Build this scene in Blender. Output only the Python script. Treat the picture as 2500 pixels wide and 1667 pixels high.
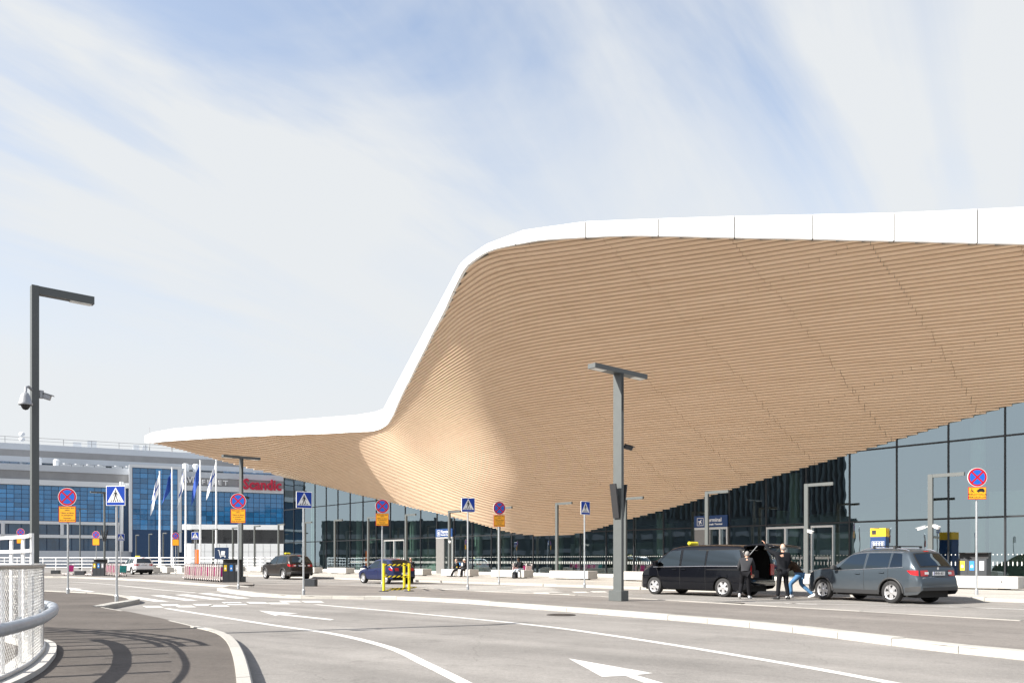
import bpy, bmesh, math, random
import numpy as np
from mathutils import Vector, Matrix
random.seed(7); RNG = np.random.RandomState(7)
for _o in list(bpy.data.objects): bpy.data.objects.remove(_o, do_unlink=True)
S = bpy.context.scene
COL = S.collection
R = math.radians

# ------------------------------------------------------------------ camera
F, CX, YH, H = 2000.0, 1250.0, 1368.0, 1.33      # focal length, centre, horizon (photo pixels), eye height
cam = bpy.data.cameras.new('camera'); cam_o = bpy.data.objects.new('camera', cam); COL.objects.link(cam_o)
cam.sensor_width = 36; cam.lens = F/2500*36; cam.shift_y = (YH-833.5)/2500
cam.clip_start = .1; cam.clip_end = 6000
cam_o.location = (0, 0, H); cam_o.rotation_euler = (R(90), 0, 0)
S.camera = cam_o

# ------------------------------------------------------------------ sun, sky, exposure
SUN_EL = 35.5; SUN_TO = Vector((-.930, -.368))
sunv = Vector((SUN_TO.x*math.cos(R(SUN_EL)), SUN_TO.y*math.cos(R(SUN_EL)), math.sin(R(SUN_EL)))).normalized()
sl = bpy.data.lights.new('sun', 'SUN'); sl.energy = 5.0; sl.angle = R(.53); sl.color = (1.0, .95, .87)
so = bpy.data.objects.new('sun', sl); COL.objects.link(so)
so.rotation_euler = (-sunv).to_track_quat('-Z', 'Y').to_euler(); so.location = (0, 0, 60)
S.view_settings.view_transform = 'Standard'; S.view_settings.look = 'None'
S.view_settings.gamma = 1; S.view_settings.use_curve_mapping = False
S.view_settings.exposure = 1.18

W = bpy.data.worlds.new('World'); S.world = W; W.use_nodes = True
def build_world():
    nt = W.node_tree; N = nt.nodes; L = nt.links
    for n in list(N): N.remove(n)
    out = N.new('ShaderNodeOutputWorld')
    sky = N.new('ShaderNodeTexSky'); sky.sky_type = 'NISHITA'; sky.sun_disc = False
    sky.sun_elevation = R(SUN_EL); sky.sun_rotation = math.atan2(sunv.x, sunv.y)
    sky.air_density = 1.0; sky.dust_density = 1.2; sky.ozone_density = 1.5
    bg = N.new('ShaderNodeBackground'); bg.inputs[1].default_value = .115
    L.new(sky.outputs[0], bg.inputs[0])
    cl = N.new('ShaderNodeBackground'); cl.inputs[0].default_value = (.95, .978, 1.0, 1); cl.inputs[1].default_value = .385
    tc = N.new('ShaderNodeTexCoord'); sp = N.new('ShaderNodeSeparateXYZ'); L.new(tc.outputs['Generated'], sp.inputs[0])
    def m(op, a, b=None, clamp=False):
        n = N.new('ShaderNodeMath'); n.operation = op; n.use_clamp = clamp
        for i, v in enumerate((a, b)):
            if v is None: continue
            if isinstance(v, (int, float)): n.inputs[i].default_value = v
            else: L.new(v, n.inputs[i])
        return n.outputs[0]
    zc = m('MAXIMUM', sp.outputs[2], 0.0)
    den = m('ADD', zc, .22)
    cb = N.new('ShaderNodeCombineXYZ')
    L.new(m('DIVIDE', sp.outputs[0], den), cb.inputs[0]); L.new(m('DIVIDE', sp.outputs[1], den), cb.inputs[1])
    def layer(rot, scale, loc, nscale, detail, dist, lo, hi):
        mp = N.new('ShaderNodeMapping'); mp.vector_type = 'TEXTURE'; mp.inputs['Rotation'].default_value = (0, 0, R(rot))
        mp.inputs['Scale'].default_value = scale; mp.inputs['Location'].default_value = loc
        L.new(cb.outputs[0], mp.inputs[0])
        nz = N.new('ShaderNodeTexNoise'); nz.inputs['Scale'].default_value = nscale
        nz.inputs['Detail'].default_value = detail; nz.inputs['Roughness'].default_value = .55
        nz.inputs['Distortion'].default_value = dist
        L.new(mp.outputs[0], nz.inputs['Vector'])
        r = N.new('ShaderNodeMapRange'); r.interpolation_type = 'SMOOTHSTEP'
        r.inputs[1].default_value = lo; r.inputs[2].default_value = hi
        L.new(nz.outputs[0], r.inputs[0]); return r.outputs[0]
    a = layer(-42, (1.0, 3.2, 1), (.55, .35, 0), 1.55, 7, .55, .41, .62)
    b = layer(-36, (1.0, 5.5, 1), (3.1, 1.7, 0), 3.2, 8, .8, .38, .72)
    c = layer(20, (2, 2, 1), (1.2, 4.4, 0), 2.0, 6, .3, .40, .66)
    cov = m('ADD', m('MULTIPLY', a, .72), m('ADD', m('MULTIPLY', b, .36), m('MULTIPLY', c, .18)), True)
    haze = N.new('ShaderNodeMapRange'); haze.inputs[1].default_value = .16; haze.inputs[2].default_value = .50
    haze.inputs[3].default_value = 1.0; haze.inputs[4].default_value = .0; haze.interpolation_type = 'SMOOTHSTEP'
    L.new(zc, haze.inputs[0])
    inv = m('SUBTRACT', 1.0, m('MULTIPLY', m('SUBTRACT', 1.0, cov, True), m('SUBTRACT', 1.0, haze.outputs[0], True)), True)
    fac = m('MULTIPLY', inv, .97)
    mx = N.new('ShaderNodeMixShader'); L.new(fac, mx.inputs[0]); L.new(bg.outputs[0], mx.inputs[1]); L.new(cl.outputs[0], mx.inputs[2])
    L.new(mx.outputs[0], out.inputs[0])
build_world()

# ------------------------------------------------------------------ helpers
def G(px, py, z=0.0):
    """photo pixel -> point on the level plane z"""
    d = (H-z)*F/(py-YH); return Vector(((px-CX)*d/F, d, z))
UF = Vector((.6585, -.7526, 0)); NF = Vector((.7526, .6585, 0)); AF = math.atan2(-.7526, .6585)
def T(t, D, z=0.0): return UF*t + NF*D + Vector((0, 0, z))
def t_at(px, D):
    """position along a line parallel to the facade (distance D) seen at photo column px"""
    k = (px-CX)/F
    return D*(k*.6585-.7526)/(.6585+k*.7526)

def tag(o, label=None, cat=None, group=None, kind=None):
    if label: o['label'] = label
    if cat: o['category'] = cat
    if group: o['group'] = group
    if kind: o['kind'] = kind
    return o
def empty(name, loc=(0,0,0), rz=0.0, label=None, cat=None, group=None):
    o = bpy.data.objects.new(name, None); COL.objects.link(o); o.empty_display_size = .2
    o.location = loc; o.rotation_euler = (0, 0, rz); return tag(o, label, cat, group)
def link(name, me, mat=None, parent=None):
    o = bpy.data.objects.new(name, me); COL.objects.link(o)
    if mat is not None and not me.materials: me.materials.append(mat)
    if parent is not None: o.parent = parent
    return o
def copy_tree(o, parent=None):
    c = o.copy(); COL.objects.link(c)
    if parent is not None: c.parent = parent
    for ch in o.children: copy_tree(ch, c)
    return c

class MB:
    """collects geometry, links it as one mesh object"""
    def __init__(s): s.v = []; s.f = []; s.mi = []; s.cur = 0; s.sm = []; s.smooth = False
    def add(s, vs, fs, M=None):
        b = len(s.v)
        for p in vs:
            p = Vector(p); s.v.append(tuple(M @ p if M is not None else p))
        for f in fs: s.f.append([b+i for i in f]); s.mi.append(s.cur); s.sm.append(s.smooth)
        return s
    def box(s, x0, x1, y0, y1, z0, z1, M=None, bev=0.0):
        if bev <= 0:
            vs = [(x0,y0,z0),(x1,y0,z0),(x1,y1,z0),(x0,y1,z0),(x0,y0,z1),(x1,y0,z1),(x1,y1,z1),(x0,y1,z1)]
            return s.add(vs, [(0,3,2,1),(4,5,6,7),(0,1,5,4),(1,2,6,5),(2,3,7,6),(3,0,4,7)], M)
        bm = bmesh.new(); bmesh.ops.create_cube(bm, size=1)
        for v in bm.verts: v.co = Vector(((x0+x1)/2+v.co.x*(x1-x0), (y0+y1)/2+v.co.y*(y1-y0), (z0+z1)/2+v.co.z*(z1-z0)))
        bmesh.ops.bevel(bm, geom=list(bm.edges), offset=bev, segments=1, affect='EDGES')
        bm.verts.index_update()
        s.add([v.co.copy() for v in bm.verts], [[v.index for v in f.verts] for f in bm.faces], M); bm.free(); return s
    def tube(s, pts, r, n=8, cap=True, closed=False, M=None):
        pts = [Vector(p) for p in pts]; rings = []
        rr = r if hasattr(r, '__len__') else [r]*len(pts); up = None; old = s.smooth; s.smooth = True
        vs = []; fs = []
        for i, p in enumerate(pts):
            if closed: d = pts[(i+1) % len(pts)]-pts[i-1]
            else: d = pts[min(i+1, len(pts)-1)]-pts[max(i-1, 0)]
            d.normalize()
            if up is None: up = Vector((0,0,1)) if abs(d.z) < .9 else Vector((0,1,0))
            a = d.cross(up)
            if a.length < 1e-4: a = d.cross(Vector((1,0,0)))
            a.normalize(); b2 = a.cross(d).normalized(); up = b2
            for k in range(n):
                an = 2*math.pi*k/n; vs.append(p+(a*math.cos(an)+b2*math.sin(an))*rr[i])
        m = len(pts); lim = m if closed else m-1
        for i in range(lim):
            j = (i+1) % m
            for k in range(n): fs.append((i*n+k, i*n+(k+1) % n, j*n+(k+1) % n, j*n+k))
        s.add(vs, fs, M); s.smooth = False
        if cap and not closed:
            s.add(vs[:n], [tuple(range(n))], M); s.add(vs[-n:], [tuple(reversed(range(n)))], M)
        s.smooth = old; return s
    def cyl(s, c, r, h, n=16, r2=None, M=None):
        c = Vector(c); return s.tube([c, c+Vector((0,0,h))], [r, r if r2 is None else r2], n, True, False, M)
    def lathe(s, prof, n=20, M=None):
        vs = []; fs = []; old = s.smooth; s.smooth = True
        for (r, z) in prof:
            for k in range(n):
                a = 2*math.pi*k/n; vs.append((r*math.cos(a), r*math.sin(a), z))
        for i in range(len(prof)-1):
            for k in range(n): fs.append((i*n+k, i*n+(k+1) % n, (i+1)*n+(k+1) % n, (i+1)*n+k))
        s.add(vs, fs, M); s.smooth = old; return s
    def prism(s, poly, z0, z1, M=None):
        n = len(poly); vs = [(p[0], p[1], z0) for p in poly]+[(p[0], p[1], z1) for p in poly]
        fs = [tuple(reversed(range(n))), tuple(range(n, 2*n))]+[(i, (i+1) % n, n+(i+1) % n, n+i) for i in range(n)]
        return s.add(vs, fs, M)
    def mesh(s, name):
        me = bpy.data.meshes.new(name); me.from_pydata(s.v, [], s.f)
        me.polygons.foreach_set('material_index', s.mi); me.polygons.foreach_set('use_smooth', s.sm)
        me.update(); return me
    def build(s, name, mats, parent=None):
        me = s.mesh(name)
        for m_ in (mats if isinstance(mats, (list, tuple)) else [mats]): me.materials.append(m_)
        return link(name, me, None, parent)
def fixn(o):
    bm = bmesh.new(); bm.from_mesh(o.data); bmesh.ops.recalc_face_normals(bm, faces=bm.faces[:]); bm.to_mesh(o.data); bm.free(); return o
def ear(poly, z):
    """triangulated sheet (concave outline allowed)"""
    bm = bmesh.new(); vs = [bm.verts.new((p[0], p[1], z if not callable(z) else z(p))) for p in poly]
    f = bm.faces.new(vs); bmesh.ops.triangulate(bm, faces=[f]); 
    bm.normal_update()
    for f in bm.faces:
        if f.normal.z < 0: f.normal_flip()
    me = bpy.data.meshes.new('sheet'); bm.to_mesh(me); bm.free(); return me
def lerp_pts(x, xs, ys): return float(np.interp(x, xs, ys))
def smooth_path(pts, n=8):
    """Catmull-Rom through 2D/3D points"""
    P = [np.array(p, float) for p in pts]; P = [2*P[0]-P[1]]+P+[2*P[-1]-P[-2]]; out = []
    for i in range(1, len(P)-2):
        for k in range(n):
            t = k/n; a, b, c, d = P[i-1], P[i], P[i+1], P[i+2]
            out.append(.5*((2*b)+(-a+c)*t+(2*a-5*b+4*c-d)*t*t+(-a+3*b-3*c+d)*t**3))
    out.append(P[-2]); return [Vector(p) for p in out]

# ------------------------------------------------------------------ materials
MATS = {}
def mat(name, col, rough=.6, metal=0.0, var=.0, vscale=4.0, bump=0.0, bscale=40.0, spec=.5, coat=0.0, emit=0.0, objvar=0.0):
    if name in MATS: return MATS[name]
    m = bpy.data.materials.new(name); m.use_nodes = True; nt = m.node_tree; N = nt.nodes; L = nt.links
    p = N['Principled BSDF']; p.inputs['Base Color'].default_value = (*col, 1); p.inputs['Roughness'].default_value = rough
    p.inputs['Metallic'].default_value = metal; p.inputs['Specular IOR Level'].default_value = spec
    if coat: p.inputs['Coat Weight'].default_value = coat; p.inputs['Coat Roughness'].default_value = .03
    if emit: p.inputs['Emission Color'].default_value = (*col, 1); p.inputs['Emission Strength'].default_value = emit
    if var or bump or objvar:
        tc = N.new('ShaderNodeTexCoord')
        src = None
        if var:
            nz = N.new('ShaderNodeTexNoise'); nz.inputs['Scale'].default_value = vscale; nz.inputs['Detail'].default_value = 6
            nz.inputs['Roughness'].default_value = .62
            L.new(tc.outputs['Object'], nz.inputs['Vector'])
            mr = N.new('ShaderNodeMapRange'); mr.inputs[1].default_value = .28; mr.inputs[2].default_value = .72
            mr.inputs[3].default_value = 1-var; mr.inputs[4].default_value = 1+var; L.new(nz.outputs[0], mr.inputs[0]); src = mr.outputs[0]
        if objvar:
            oi = N.new('ShaderNodeObjectInfo'); m2 = N.new('ShaderNodeMapRange')
            m2.inputs[3].default_value = 1-objvar; m2.inputs[4].default_value = 1+objvar; L.new(oi.outputs['Random'], m2.inputs[0])
            if src is None: src = m2.outputs[0]
            else:
                mm = N.new('ShaderNodeMath'); mm.operation = 'MULTIPLY'; L.new(src, mm.inputs[0]); L.new(m2.outputs[0], mm.inputs[1]); src = mm.outputs[0]
        if src is not None:
            vm = N.new('ShaderNodeVectorMath'); vm.operation = 'SCALE'; vm.inputs[0].default_value = col; L.new(src, vm.inputs['Scale'])
            L.new(vm.outputs[0], p.inputs['Base Color'])
        if bump:
            n2 = N.new('ShaderNodeTexNoise'); n2.inputs['Scale'].default_value = bscale; n2.inputs['Detail'].default_value = 4
            L.new(tc.outputs['Object'], n2.inputs['Vector'])
            b = N.new('ShaderNodeBump'); b.inputs['Strength'].default_value = bump; b.inputs['Distance'].default_value = .01
            L.new(n2.outputs[0], b.inputs['Height']); L.new(b.outputs[0], p.inputs['Normal'])
    MATS[name] = m; return m

def asphalt(name, col, dark, streak_rot, big=.16, crack=True):
    m = bpy.data.materials.new(name); m.use_nodes = True; nt = m.node_tree; N = nt.nodes; L = nt.links
    p = N['Principled BSDF']; p.inputs['Roughness'].default_value = .88; p.inputs['Specular IOR Level'].default_value = .25
    tc = N.new('ShaderNodeTexCoord')
    def noise(scale, detail, vec=None, rough=.6):
        n = N.new('ShaderNodeTexNoise'); n.inputs['Scale'].default_value = scale; n.inputs['Detail'].default_value = detail
        n.inputs['Roughness'].default_value = rough; L.new(vec or tc.outputs['Object'], n.inputs['Vector']); return n.outputs[0]
    def rng(v, lo, hi, a, b):
        r = N.new('ShaderNodeMapRange'); r.inputs[1].default_value = lo; r.inputs[2].default_value = hi
        r.inputs[3].default_value = a; r.inputs[4].default_value = b; L.new(v, r.inputs[0]); return r.outputs[0]
    def mul(a, b):
        n = N.new('ShaderNodeMath'); n.operation = 'MULTIPLY'; L.new(a, n.inputs[0]); L.new(b, n.inputs[1]); return n.outputs[0]
    mp = N.new('ShaderNodeMapping'); mp.vector_type = 'TEXTURE'; mp.inputs['Rotation'].default_value = (0, 0, R(-streak_rot)); mp.inputs['Scale'].default_value = (18, 1.1, 1)
    L.new(tc.outputs['Object'], mp.inputs[0])
    v = rng(noise(.35, 5), .3, .7, 1-big, 1+big)
    v = mul(v, rng(noise(1.0, 6, mp.outputs[0]), .3, .7, .82, 1.14))
    v = mul(v, rng(noise(95, 3, None, .8), .25, .75, .60, 1.40)); v = mul(v, rng(noise(22, 6, None, .8), .3, .7, .78, 1.22))
    v = mul(v, rng(noise(7, 6), .35, .75, 1.06, .93))
    # oil and tyre stains
    v = mul(v, rng(noise(.9, 7, None, .7), .57, .74, 1.0, .66))
    vm = N.new('ShaderNodeVectorMath'); vm.operation = 'SCALE'; vm.inputs[0].default_value = col; L.new(v, vm.inputs['Scale'])
    L.new(vm.outputs[0], p.inputs['Base Color'])
    if crack:
        vo = N.new('ShaderNodeTexVoronoi'); vo.feature = 'DISTANCE_TO_EDGE'; vo.inputs['Scale'].default_value = .16
        wv = N.new('ShaderNodeVectorMath'); wv.operation = 'ADD'
        nn = N.new('ShaderNodeTexNoise'); nn.inputs['Scale'].default_value = .9; nn.inputs['Detail'].default_value = 5
        L.new(tc.outputs['Object'], nn.inputs['Vector']); L.new(tc.outputs['Object'], wv.inputs[0]); L.new(nn.outputs['Color'], wv.inputs[1])
        L.new(wv.outputs[0], vo.inputs['Vector'])
        cr = rng(vo.outputs['Distance'], 0, .0022, .80, 1.0)
        nm = N.new('ShaderNodeVectorMath'); nm.operation = 'SCALE'; L.new(vm.outputs[0], nm.inputs[0]); L.new(cr, nm.inputs['Scale'])
        L.new(nm.outputs[0], p.inputs['Base Color'])
    b = N.new('ShaderNodeBump'); b.inputs['Strength'].default_value = .5; b.inputs['Distance'].default_value = .006
    L.new(noise(60, 4), b.inputs['Height']); L.new(b.outputs[0], p.inputs['Normal'])
    MATS[name] = m; return m

M_ROAD = asphalt('road_asphalt', (.215, .203, .190), .1, 40)
M_ISL = asphalt('island_asphalt', (.175, .160, .147), .1, 48, .12)
M_WALK = asphalt('walk_asphalt', (.096, .084, .075), .1, 12, .14)
M_PAVE = asphalt('pavement_concrete', (.36, .345, .32), .3, 48, .08, False)
M_GRANITE = mat('granite_kerb', (.37, .355, .325), .8, var=.16, vscale=30, bump=.4, bscale=90, objvar=.10)
M_PAINT = mat('road_paint', (.56, .55, .525), .75, var=.2, vscale=9, bump=.2, bscale=80)
def worn_paint():
    nt = M_PAINT.node_tree; N = nt.nodes; L = nt.links; p = N['Principled BSDF']; src = p.inputs['Base Color'].links[0].from_socket
    tc = N.new('ShaderNodeTexCoord'); a = N.new('ShaderNodeTexNoise'); a.inputs['Scale'].default_value = 3.5; a.inputs['Detail'].default_value = 9; a.inputs['Roughness'].default_value = .8; L.new(tc.outputs['Object'], a.inputs['Vector'])
    r = N.new('ShaderNodeMapRange'); r.inputs[1].default_value = .54; r.inputs[2].default_value = .68; r.inputs[3].default_value = 0; r.inputs[4].default_value = .75; L.new(a.outputs[0], r.inputs[0])
    x = N.new('ShaderNodeMix'); x.data_type = 'RGBA'; L.new(r.outputs[0], x.inputs[0]); L.new(src, x.inputs[6]); x.inputs[7].default_value = (.22, .21, .195, 1); L.new(x.outputs[2], p.inputs['Base Color'])
worn_paint()
M_CONC = mat('precast_concrete', (.47, .455, .43), .85, var=.08, vscale=6, bump=.2, bscale=60, objvar=.05)
M_WHITE = mat('white_steel_paint', (.80, .80, .80), .45, var=.04, vscale=5)
M_GALV = mat('galvanised_steel', (.46, .48, .50), .42, .75, var=.14, vscale=20)
M_DARK = mat('lamp_grey_paint', (.082, .09, .09), .45, var=.06, vscale=3)
M_BLACK = mat('black_plastic', (.02, .02, .022), .5)
M_MULL = mat('mullion_dark', (.022, .024, .028), .4, .3)
M_ALU = mat('brushed_aluminium', (.62, .62, .61), .38, .75, var=.08, vscale=12)
# ------------------------------------------------------------------ ground, road, islands
g = MB(); g.add([(-900,-400,0),(900,-400,0),(900,1500,0),(-900,1500,0)], [(0,1,2,3)])
tag(g.build('road', M_ROAD), kind='structure')

def kerb_line(pts, w, h, parent, step=1.0, side=1, z0=-.02, name='kerb_stone'):
    """row of granite kerb stones along pts; 'side' = which side of the path the stone lies on"""
    P = [Vector((p[0], p[1], 0)) for p in pts]; cum = [0]
    for a, b in zip(P, P[1:]): cum.append(cum[-1]+(b-a).length)
    def at(s):
        i = max(0, min(len(P)-2, int(np.searchsorted(cum, s))-1)); a, b = P[i], P[i+1]
        k = (s-cum[i])/max(1e-6, cum[i+1]-cum[i]); d = (b-a).normalized(); return a.lerp(b, k), Vector((-d.y, d.x, 0))*side
    n = max(1, int(cum[-1]/step)); st = cum[-1]/n
    for i in range(n):
        s0 = i*st+.006; s1 = (i+1)*st-.006; m = MB(); hh = h+random.uniform(-.006, .006)
        secs = []
        for s in np.linspace(s0, s1, 3):
            p, nn = at(s); secs.append([p+Vector((0,0,z0)), p+Vector((0,0,hh-.015)), p+nn*.02+Vector((0,0,hh)), p+nn*w+Vector((0,0,hh)), p+nn*w+Vector((0,0,z0))])
        vs = [v for q in secs for v in q]; fs = []
        for j in range(2):
            for k in range(4): a = j*5+k; fs.append((a, a+1, a+6, a+5))
        fs += [(0,1,2,3,4)[::-1], (10,11,12,13,14)]
        m.add(vs, fs); fixn(m.build(name, M_GRANITE, parent))

def slab(name, outline, z, material):
    me = ear([(p[0], p[1]) for p in outline], z); o = link(name, me, material); tag(o, kind='structure'); return o

# pavement in front of the terminal
KD = 29.3
pv = slab('pavement', [T(-118, KD), T(40, KD), T(40, 46.4), T(-118, 46.4)], .12, M_PAVE)
kerb_line([T(-118+i*2, KD-.01) for i in range(74)], .28, .125, pv, 2.0, side=1)

# island between the road and the drop-off lane
ISN = smooth_path([G(x, y).to_2d() for x, y in [(530,1441),(585,1449.5),(663,1457.5),(738,1460.5),(806,1461.5),(880,1462.5),(949,1463),(1010,1465.5),(1112,1471),(1214,1479),(1393,1493.5),(1642,1514),(1863,1535),(2084,1563),(2305,1591),(2500,1611),(2900,1660),(3400,1740)]], 3)
ISF = [G(x, y) for x, y in [(3400,1600),(2900,1550),(2500,1526),(2100,1500.5),(1700,1476),(1530,1465.5),(1400,1458.5),(1200,1450),(1050,1441.5),(900,1434),(760,1431),(640,1431),(560,1434)]]
isl = slab('traffic_island', [(p[0], p[1]) for p in ISN]+[(p[0], p[1]) for p in ISF], .10, M_ISL)
kerb_line(ISN, .30, .115, isl, 1.2, side=1)
kerb_line([(p[0], p[1]) for p in ISF[2:-1]], .16, .108, isl, 1.2, side=1)

# far island with the trolley park
FIN = smooth_path([G(x, y).to_2d() for x, y in [(-200,1406),(0,1407),(112,1409.5),(178,1410.5),(331,1417),(455,1426),(560,1434),(606,1437.5)]], 4)
FIF = [G(x, y) for x, y in [(622,1434),(615,1425),(560,1419),(450,1412),(300,1404.5),(100,1399),(-200,1397)]]
fisl = slab('traffic_island', [(p[0], p[1]) for p in FIN]+[(p[0], p[1]) for p in FIF], .10, M_ISL)
kerb_line(FIN, .30, .115, fisl, 1.5, side=1)

# near footway on the left with its nose
FW1 = [G(x, y).to_2d() for x, y in [(655,1960),(630,1760),(617,1690),(608,1650),(597,1615),(580,1583),(556,1562),(522,1550.5),(485,1543)]]
FWk = smooth_path(FW1, 3)
FW2 = [G(x, y).to_2d() for x, y in [(440,1531),(380,1517),(320,1504),(251,1491)]]
NOSE = smooth_path([G(x, y).to_2d() for x, y in [(228,1490),(252,1489),(300,1480),(333,1474),(341,1470),(325,1464.5),(290,1459),(255,1455),(178,1451),(112,1448),(0,1446),(-300,1440)]], 4)
out = [(p[0], p[1]) for p in FWk]+[(p[0], p[1]) for p in FW2]+[(p[0], p[1]) for p in NOSE]
L_ = NOSE[-1]
out += [(L_[0]-10, L_[1]-4), (-24, 10), (-14, -2), (FWk[0][0]-.05, -2)]
fw = slab('footway', out, .105, M_WALK)
kerb_line(FWk, .155, .122, fw, 1.0, side=1)
kerb_line([FWk[-1]]+FW2, .07, .109, fw, 2.0, side=1)
kerb_line(NOSE, .30, .125, fw, .8, side=1)

# painted markings
mk_n = [0]
def paint(name, pts_px, z=.004):
    me = ear([G(x, y, z) for x, y in pts_px], z); o = link(name, me, M_PAINT); tag(o, kind='structure'); return o
def line(pts, w, z=.004, name='lane_line', world=False):
    P = [Vector(p) if world else G(p[0], p[1], z) for p in pts]
    if len(P) > 2: P = [Vector((q[0], q[1], z)) for q in smooth_path([(p.x, p.y) for p in P], 5)]
    vs = []; fs = []
    for i, p in enumerate(P):
        d = (P[min(i+1, len(P)-1)]-P[max(i-1, 0)]).normalized(); n = Vector((-d.y, d.x, 0))*w/2
        vs += [(p.x+n.x, p.y+n.y, z), (p.x-n.x, p.y-n.y, z)]
    for i in range(len(P)-1): fs.append((2*i, 2*i+1, 2*i+3, 2*i+2))
    m = MB(); m.add(vs, fs); o = m.build(name, M_PAINT); fixn(o); return tag(o, kind='structure')
line([(770,1474.5),(1000,1495),(1300,1524.5),(1532,1556),(1863,1609),(2184,1667),(2500,1735)], .17)
line([(405,1484),(500,1499),(663,1524.5),(816,1546.6),(949,1579),(1044,1621.5),(1136,1667),(1230,1720)], .16)
line([(100,1419.5),(180,1420),(280,1427),(380,1437.5),(477,1446)], .15)
line([(1526,1464),(1700,1462),(1850,1467.5),(1995,1475)], .10)
line([(1918,1471.5),(2210,1477.5),(2500,1486)], .10)
line([(1300,1450),(1420,1456),(1530,1461)], .10)
for q in [[(632,1489.5),(728,1496.5),(692,1497.7),(816,1511),(806,1513),(681,1499.7),(672,1502)],
          [(1388,1606),(1594,1642),(1552,1646.5),(1640,1672),(1598,1675),(1527,1648.5),(1470,1651)],
          [(164,1433.5),(200,1437),(192,1438),(232,1443),(222,1444),(180,1439.5),(173,1440.5)]]:
    paint('lane_arrow', q)
for q in [[(292,1454.5),(322,1454.2),(414,1467.3),(378,1467.6)], [(367,1452.5),(400,1452.3),(484,1465.2),(452,1465.4)],
          [(426,1451),(457,1449.6),(552,1462.3),(519,1463)], [(482,1447.8),(512,1447),(612,1459.5),(580,1460.3)],
          [(533,1443.5),(560,1443),(650,1455.2),(622,1456)]]:
    paint('crossing_stripe', q)
for (x, y) in [(347,1479.8),(390,1475.8),(426,1479.2),(470,1475.2),(508,1477.6),(548,1473.2),(540,1470.6),(600,1470.2),(652,1471.6),(680,1467.2),(735,1467.6)]:
    w = 22 if y > 1474 else 24
    paint('hump_mark', [(x, y-1.8), (x+w*1.9, y-1.8), (x+w*1.9+12, y+2.2), (x+10, y+2.2)])
for i in range(5):
    y = 1427.6+i*3.2; paint('crossing_stripe', [(985+i*22, y), (1000+i*24, y-.5), (1352+i*7, y+4.4), (1330+i*7, y+5.2)], .004)
for x, y in [(1178,1446),(1240,1448.4),(1300,1447),(1352,1450.4),(1395,1444.5),(1440,1443.6)]:
    paint('hump_mark', [(x, y-1.2), (x+36, y-1), (x+44, y+1.4), (x+8, y+1.2)])
for t0 in [-96,-90,-84,-78,-72,-66,-60,-54,-48,-30,-24,-9.5,-4]:
    a = T(t0, 25.1, .004); b = T(t0+2.6, 25.1, .004); line([a, b], .10, .004, 'bay_line', True)

# ------------------------------------------------------------------ terminal: soffit surface reconstructed from edge, glass line and board pitch
DFAC = 45.9; KFAC = .7526/DFAC
fb = np.array([(3600,596),(3000,597),(2500,595),(2182,587),(1984,582.5),(1793,579),(1607,575),(1520,575),(1430,578),(1329,585),(1279,591),(1222,604),(1190,615),(1169,627),(1150,641),(1139,652),(1130,664.6),(1105,715),(1063,800.6),(1030,868),(1000,928.5),(970,990),(952,1026),(941,1038.6),(919,1048),(882,1053),(797,1058),(720,1061),(638,1064),(560,1067),(478,1071.5),(425,1075),(393,1077),(354,1079)], float)
ftop = np.array([(354,1064),(372,1055.6),(425,1046),(531,1037.5),(744,1023),(872,1013),(919,1005),(938,997.5),(1000,881),(1063,763),(1126,645),(1143,629),(1190,597),(1279,563),(1430,542),(1607,535),(1793,529),(1984,525),(2182,521),(2500,507),(3000,495),(3600,485)], float)
def z_edge(x): return lerp_pts(x, [354, 450, 600, 770, 900, 950, 1000, 1050, 1130, 1280, 1430, 1700, 2060, 2500, 3600], [14.6, 14.3, 13.9, 13.5, 13.1, 13.1, 14.0, 14.9, 15.7, 15.9, 15.8, 15.4, 14.75, 14.0, 12.6])
def img3(x, y, z): d = (z-H)*F/(YH-y); return Vector(((x-CX)*d/F, d, z))
EDGE = [img3(x, y, z_edge(x)) for x, y in fb]
gl = np.array([(693.5,1166),(718,1170.8),(742,1176.8),(769,1182.8),(797,1189.7),(825,1196.4),(855,1204.7),(888,1212.5),(921,1220),(956,1228),(990,1237),(1027,1246),(1067,1254),(1109,1265),(1154,1276),(1201,1289.5),(1249,1301.8),(1301,1308.5),(1342,1309),(1417,1303),(1480,1286),(1547,1266),(1620,1247),(1697,1224),(1780,1198),(1870,1171),(1967,1143),(2072,1112),(2186,1078),(2314,1038),(2454,997),(2600,953),(2800,893)], float)
def fac_pt(x, y): s = KFAC*(x+500); return Vector(((x-CX)/s, F/s, H+(YH-y)/s))
GLASS = [fac_pt(x, y) for x, y in gl]
TIP = EDGE[-1]; CORNER = GLASS[0]
prof_x = [700, 770, 930, 1050, 1380, 2060, 2600]
VV = np.linspace(0, 1, 9)
prof_p = [np.interp(VV, [0,.6,1], [3.4,3.2,2.7]), np.interp(VV, [0,.6,1], [3.4,3.2,2.7]), np.interp(VV, [0,.45,1], [3.35,3.2,3.0]),
          np.interp(VV, [0,.22,.42,.66,.77,1], [9.4,8.9,6.6,4.6,3.6,3.1]), np.interp(VV, [0,.166,.33,.51,.68,.81,1], [11.4,10.4,9,7.3,5.4,4.1,4]),
          np.interp(VV, [0,.21,.43,.53,.65,.78,1], [11,10,8.6,8,7.2,6.4,6.1]), np.interp(VV, [0,.21,.43,.53,.65,.78,1], [11,10,8.6,8,7.4,6.8,6.6])]
pts = [tuple(p) for p in EDGE]+[tuple(p) for p in GLASS]; lam = [.01]*len(pts)
fo = np.argsort(fb[:, 0])
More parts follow.
